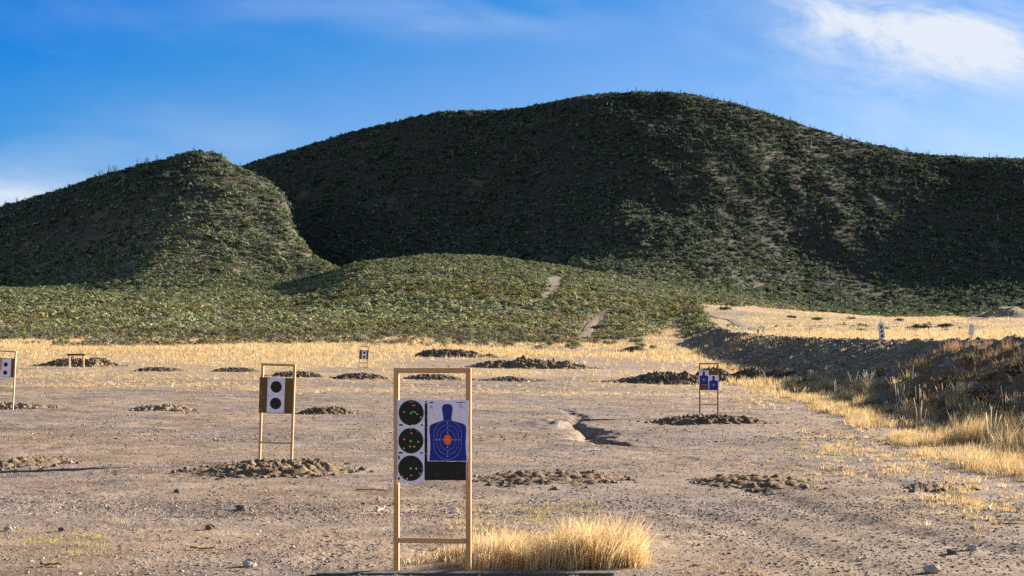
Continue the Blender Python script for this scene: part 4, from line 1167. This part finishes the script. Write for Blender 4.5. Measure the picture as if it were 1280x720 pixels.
# bare sapling on the terrace
p = G(1011.7, 421, dmin=50); kk = F / p[1]
bm = bmesh.new(); r_ = random.Random(5)
def limb(a, dirv, L, w, dep):
    from mathutils import Vector
    a = Vector(a); dirv = Vector(dirv).normalized(); b_ = a + dirv * L
    s_ = dirv.cross(Vector((.3, .9, .2))).normalized(); t_ = dirv.cross(s_)
    r0 = [bm.verts.new(a + (s_ * math.cos(q) + t_ * math.sin(q)) * w) for q in (0, 2.1, 4.2)]
    r1 = [bm.verts.new(b_ + (s_ * math.cos(q) + t_ * math.sin(q)) * w * .6) for q in (0, 2.1, 4.2)]
    for q in range(3): bm.faces.new((r0[q], r0[(q + 1) % 3], r1[(q + 1) % 3], r1[q]))
    if dep:
        for _ in range(3): limb(b_, dirv + Vector((r_.uniform(-.7, .7), r_.uniform(-.7, .7), r_.uniform(0, .5))), L * .62, w * .6, dep - 1)
limb((0, 0, -.1), (0, 0, 1), 6 / kk, .35 / kk, 3)
o = bm_obj('bare_sapling', bm, M['twig']); o.location = p; tag(o, 'thin bare sapling on the bank crest left of the leaning sign', 'sapling')

# ------------------------------------------------------------------ loose rocks and sticks on the gravel
def rock(px, py, s, mat, lab, seed):
    s *= .72
    p = G(px, py); bm = bmesh.new(); bmesh.ops.create_icosphere(bm, subdivisions=2, radius=1)
    r = random.Random(seed); off = [r.uniform(0, 50) for _ in range(2)]
    for v_ in bm.verts:
        q = float(pnoise(np.array([v_.co.x * 1.3 + off[0] + v_.co.z]), np.array([v_.co.y * 1.3 + off[1]]), seed)[0])
        v_.co *= 1 + .45 * q; v_.co.x *= s * 1.15; v_.co.y *= s * .9; v_.co.z *= s * .8
        v_.co.z += s * .45
    o = bm_obj('rock', bm, M[mat]); o.location = p; tag(o, lab, 'rock', 'loose rocks on the gravel'); return o
rock(1215, 688, .055, 'rock_pale', 'pale pointed rock in the tyre ruts at the lower right', 1)
rock(301, 638, .06, 'rock_dark', 'dark rock on the gravel below the two-bullseye stand', 2)
rock(77, 664, .04, 'rock_dark', 'small dark stone above the sparse grass at the lower left', 3)
rock(312, 708, .06, 'rock_pale', 'pale broken rock near the bottom edge left of the timber', 4)
rock(222, 616, .05, 'rock_dark', 'small brown rock below the left end of the clod mound', 5)
rock(262, 662, .055, 'rock_dark', 'dark rock between the clod mound and the short stick', 6)
rock(1190, 693, .05, 'rock_dark', 'dark stone left of the pale pointed rock', 7)
rock(1166, 716, .07, 'rock_pale', 'blocky rock at the bottom edge on the right', 8)
rock(1140, 616, .045, 'rock_dark', 'dark stone just below the small patch mound', 9)
rock(10, 664, .05, 'rock_pale', 'white stone at the left edge above the sparse grass', 10)
rock(966, 618, .035, 'rock_pale', 'small pale stone under the dark clod mound', 11)
def stick(pa, pb, w, mat, lab):
    a = G(*pa); b_ = G(*pb); bm = bmesh.new(); n_ = 8; prev = None
    for i_ in range(n_ + 1):
        t_ = i_ / n_; x_ = a[0] + (b_[0] - a[0]) * t_ + random.uniform(-.004, .004); y_ = a[1] + (b_[1] - a[1]) * t_ + random.uniform(-.006, .006)
        z_ = float(H(x_, y_)) + w * .9 + random.uniform(0, w); ww = w * (1 - .4 * t_)
        ring = [bm.verts.new((x_ - a[0], y_ - a[1] + ww * math.cos(q), z_ - a[2] + ww * math.sin(q))) for q in (0, 1.26, 2.5, 3.8, 5.0)]
        if prev:
            for q in range(5): bm.faces.new((prev[q], prev[(q + 1) % 5], ring[(q + 1) % 5], ring[q]))
        else: bm.faces.new(ring[::-1])
        prev = ring
    bm.faces.new(prev)
    o = bm_obj('stick', bm, M[mat]); o.location = a; tag(o, lab, 'stick', 'sticks on the gravel')
stick((238, 688), (271, 688), .012, 'twig', 'brown stick lying on the gravel at the lower left')
stick((445, 613), (481, 613.5), .010, 'twig', 'thin dark stick just left of the nearest stand')
stick((472, 640), (482, 636), .010, 'straw_twig', 'short pale stick left of the nearest stand')
stick((565, 647), (578, 646), .014, 'sign_white', 'short white chip of wood between the posts of the nearest stand')
stick((796, 681), (815, 681), .008, 'straw_twig', 'pale straw stalk at the right end of the grass clump')
stick((1068, 702), (1090, 697), .009, 'straw_twig', 'bent yellow twig on the gravel at the lower right')
stick((1255, 653), (1279, 654), .014, 'straw_twig', 'pale stick near the right edge above the ruts')
stick((735, 565), (752, 565), .02, 'sign_white', 'white splinter on the gravel below the eroded gully')
stick((50, 708), (78, 708), .013, 'twig', 'dark stick at the bottom left corner under the sparse grass')

# ------------------------------------------------------------------ sky, sun, camera
w = bpy.data.worlds.new('World'); scene.world = w; w.use_nodes = True
nt = w.node_tree; nt.nodes.clear()
out = nt.nodes.new('ShaderNodeOutputWorld'); bg = nt.nodes.new('ShaderNodeBackground'); nt.links.new(bg.outputs[0], out.inputs[0])
sky = nt.nodes.new('ShaderNodeTexSky'); sky.sky_type = 'NISHITA'; sky.sun_disc = False
sky.sun_elevation = R(SUN_EL); sky.sun_rotation = R(90 - SUN_AZ); sky.altitude = 1400; sky.air_density = 1.0; sky.dust_density = .25; sky.ozone_density = 2.0
hs = nt.nodes.new('ShaderNodeHueSaturation'); hs.inputs['Saturation'].default_value = 1.25; hs.inputs['Value'].default_value = 1.0
nt.links.new(sky.outputs[0], hs.inputs['Color'])
hs.inputs['Saturation'].default_value = .9; hs.inputs['Value'].default_value = .8
tc = nt.nodes.new('ShaderNodeTexCoord').outputs['Generated']
sp = nt.nodes.new('ShaderNodeSeparateXYZ'); nt.links.new(tc, sp.inputs[0])
yy = math_n(nt, 'MAXIMUM', sp.outputs[1], .05)
cu = math_n(nt, 'DIVIDE', sp.outputs[0], yy); cv = math_n(nt, 'DIVIDE', sp.outputs[2], yy)
def uvvec(su, sv, shear=0.0):
    c = nt.nodes.new('ShaderNodeCombineXYZ')
    nt.links.new(math_n(nt, 'MULTIPLY', cu, su), c.inputs[0])
    nt.links.new(math_n(nt, 'MULTIPLY', math_n(nt, 'ADD', cv, math_n(nt, 'MULTIPLY', cu, shear)), sv), c.inputs[1])
    return c.outputs[0]
def gauss(u0, v0, su, sv, shear=0):
    a = math_n(nt, 'DIVIDE', math_n(nt, 'SUBTRACT', cu, u0), su)
    vv = math_n(nt, 'SUBTRACT', math_n(nt, 'ADD', cv, math_n(nt, 'MULTIPLY', math_n(nt, 'SUBTRACT', cu, u0), shear)), v0)
    b_ = math_n(nt, 'DIVIDE', vv, sv)
    e = math_n(nt, 'ADD', math_n(nt, 'MULTIPLY', a, a), math_n(nt, 'MULTIPLY', b_, b_))
    return math_n(nt, 'POWER', 2.718, math_n(nt, 'MULTIPLY', e, -1))
tint = ramp(nt, math_n(nt, 'SUBTRACT', cv, math_n(nt, 'MULTIPLY', cu, .25)), [(.05, (.78, .88, 1.05)), (.14, (.58, .80, 1.08)), (.2, (.44, .74, 1.1)), (.26, (.18, .66, 1.15)), (.33, (.02, .57, 1.28)), (.6, (.5, .75, 1))])
fr_ = nt.nodes.new('ShaderNodeMapRange'); fr_.inputs[1].default_value = .15; fr_.inputs[2].default_value = .6; nt.links.new(sp.outputs[1], fr_.inputs[0])
skyc = mixc(nt, fr_.outputs[0], hs.outputs[0], mixc(nt, 1.0, hs.outputs[0], tint, 'MULTIPLY'))
wisp = noise(nt, uvvec(10, 27, .2), 1.0, 9, .66, .5)
wispc = ramp(nt, wisp, [(.38, (0, 0, 0)), (.6, (1, 1, 1))])
soft = noise(nt, uvvec(5, 16, .1), 1.0, 5, .5, .3)
softc = ramp(nt, soft, [(.4, (0, 0, 0)), (.7, (1, 1, 1))])
g1 = gauss(.255, .241, .080, .025, .17); g2 = gauss(.335, .228, .06, .022, .15); g3 = gauss(.27, .185, .12, .05, .2); g4 = gauss(.40, .25, .09, .05)
main_c = math_n(nt, 'ADD', math_n(nt, 'MULTIPLY', math_n(nt, 'ADD', g1, math_n(nt, 'MULTIPLY', g2, .8)), math_n(nt, 'ADD', .3, math_n(nt, 'MULTIPLY', wispc, .85))), math_n(nt, 'MULTIPLY', math_n(nt, 'ADD', g3, g4), math_n(nt, 'MULTIPLY', wispc, .22)))
gl = gauss(-.37, .118, .10, .020, 0); gl2 = gauss(-.30, .15, .16, .03, 0); gm = gauss(-.05, .25, .2, .018, 0)
rest = math_n(nt, 'ADD', math_n(nt, 'MULTIPLY', gl, math_n(nt, 'ADD', .35, math_n(nt, 'MULTIPLY', wispc, .5))), math_n(nt, 'MULTIPLY', math_n(nt, 'ADD', gl2, gm), math_n(nt, 'MULTIPLY', softc, .3)))
tot = math_n(nt, 'ADD', math_n(nt, 'ADD', main_c, rest), math_n(nt, 'MULTIPLY', math_n(nt, 'MULTIPLY', softc, wispc), .04), clamp=True)
CLOUD_COL = (4.5, 4.9, 5.5)
final = mixc(nt, tot, skyc, CLOUD_COL)
nt.links.new(final, bg.inputs['Color'])
bg.inputs['Strength'].default_value = .05

sl = bpy.data.lights.new('sun', 'SUN'); sl.energy = 5.0; sl.angle = R(.53); sl.color = (1.0, .89, .73)
so = bpy.data.objects.new('sun', sl); link(so)
from mathutils import Vector
sd = Vector((math.cos(R(SUN_AZ)) * math.cos(R(SUN_EL)), math.sin(R(SUN_AZ)) * math.cos(R(SUN_EL)), math.sin(R(SUN_EL))))
so.rotation_euler = sd.to_track_quat('Z', 'Y').to_euler()
so.location = sd * 100

cam = bpy.data.cameras.new('camera'); co_ = bpy.data.objects.new('camera', cam); link(co_)
co_.location = (0, 0, CH); co_.rotation_euler = (R(90), 0, 0)
cam.sensor_width = 36; cam.lens = 36 * F / 1280; cam.shift_y = (HY - 360) / 1280
cam.clip_start = .1; cam.clip_end = 6000
scene.camera = co_
scene.view_settings.view_transform = 'Standard'; scene.view_settings.look = 'None'
scene.view_settings.exposure = 1.8; scene.view_settings.gamma = 1
scene.view_settings.use_curve_mapping = False
scene.cycles.max_bounces = 5; scene.cycles.diffuse_bounces = 3
scene.cycles.use_denoising = False
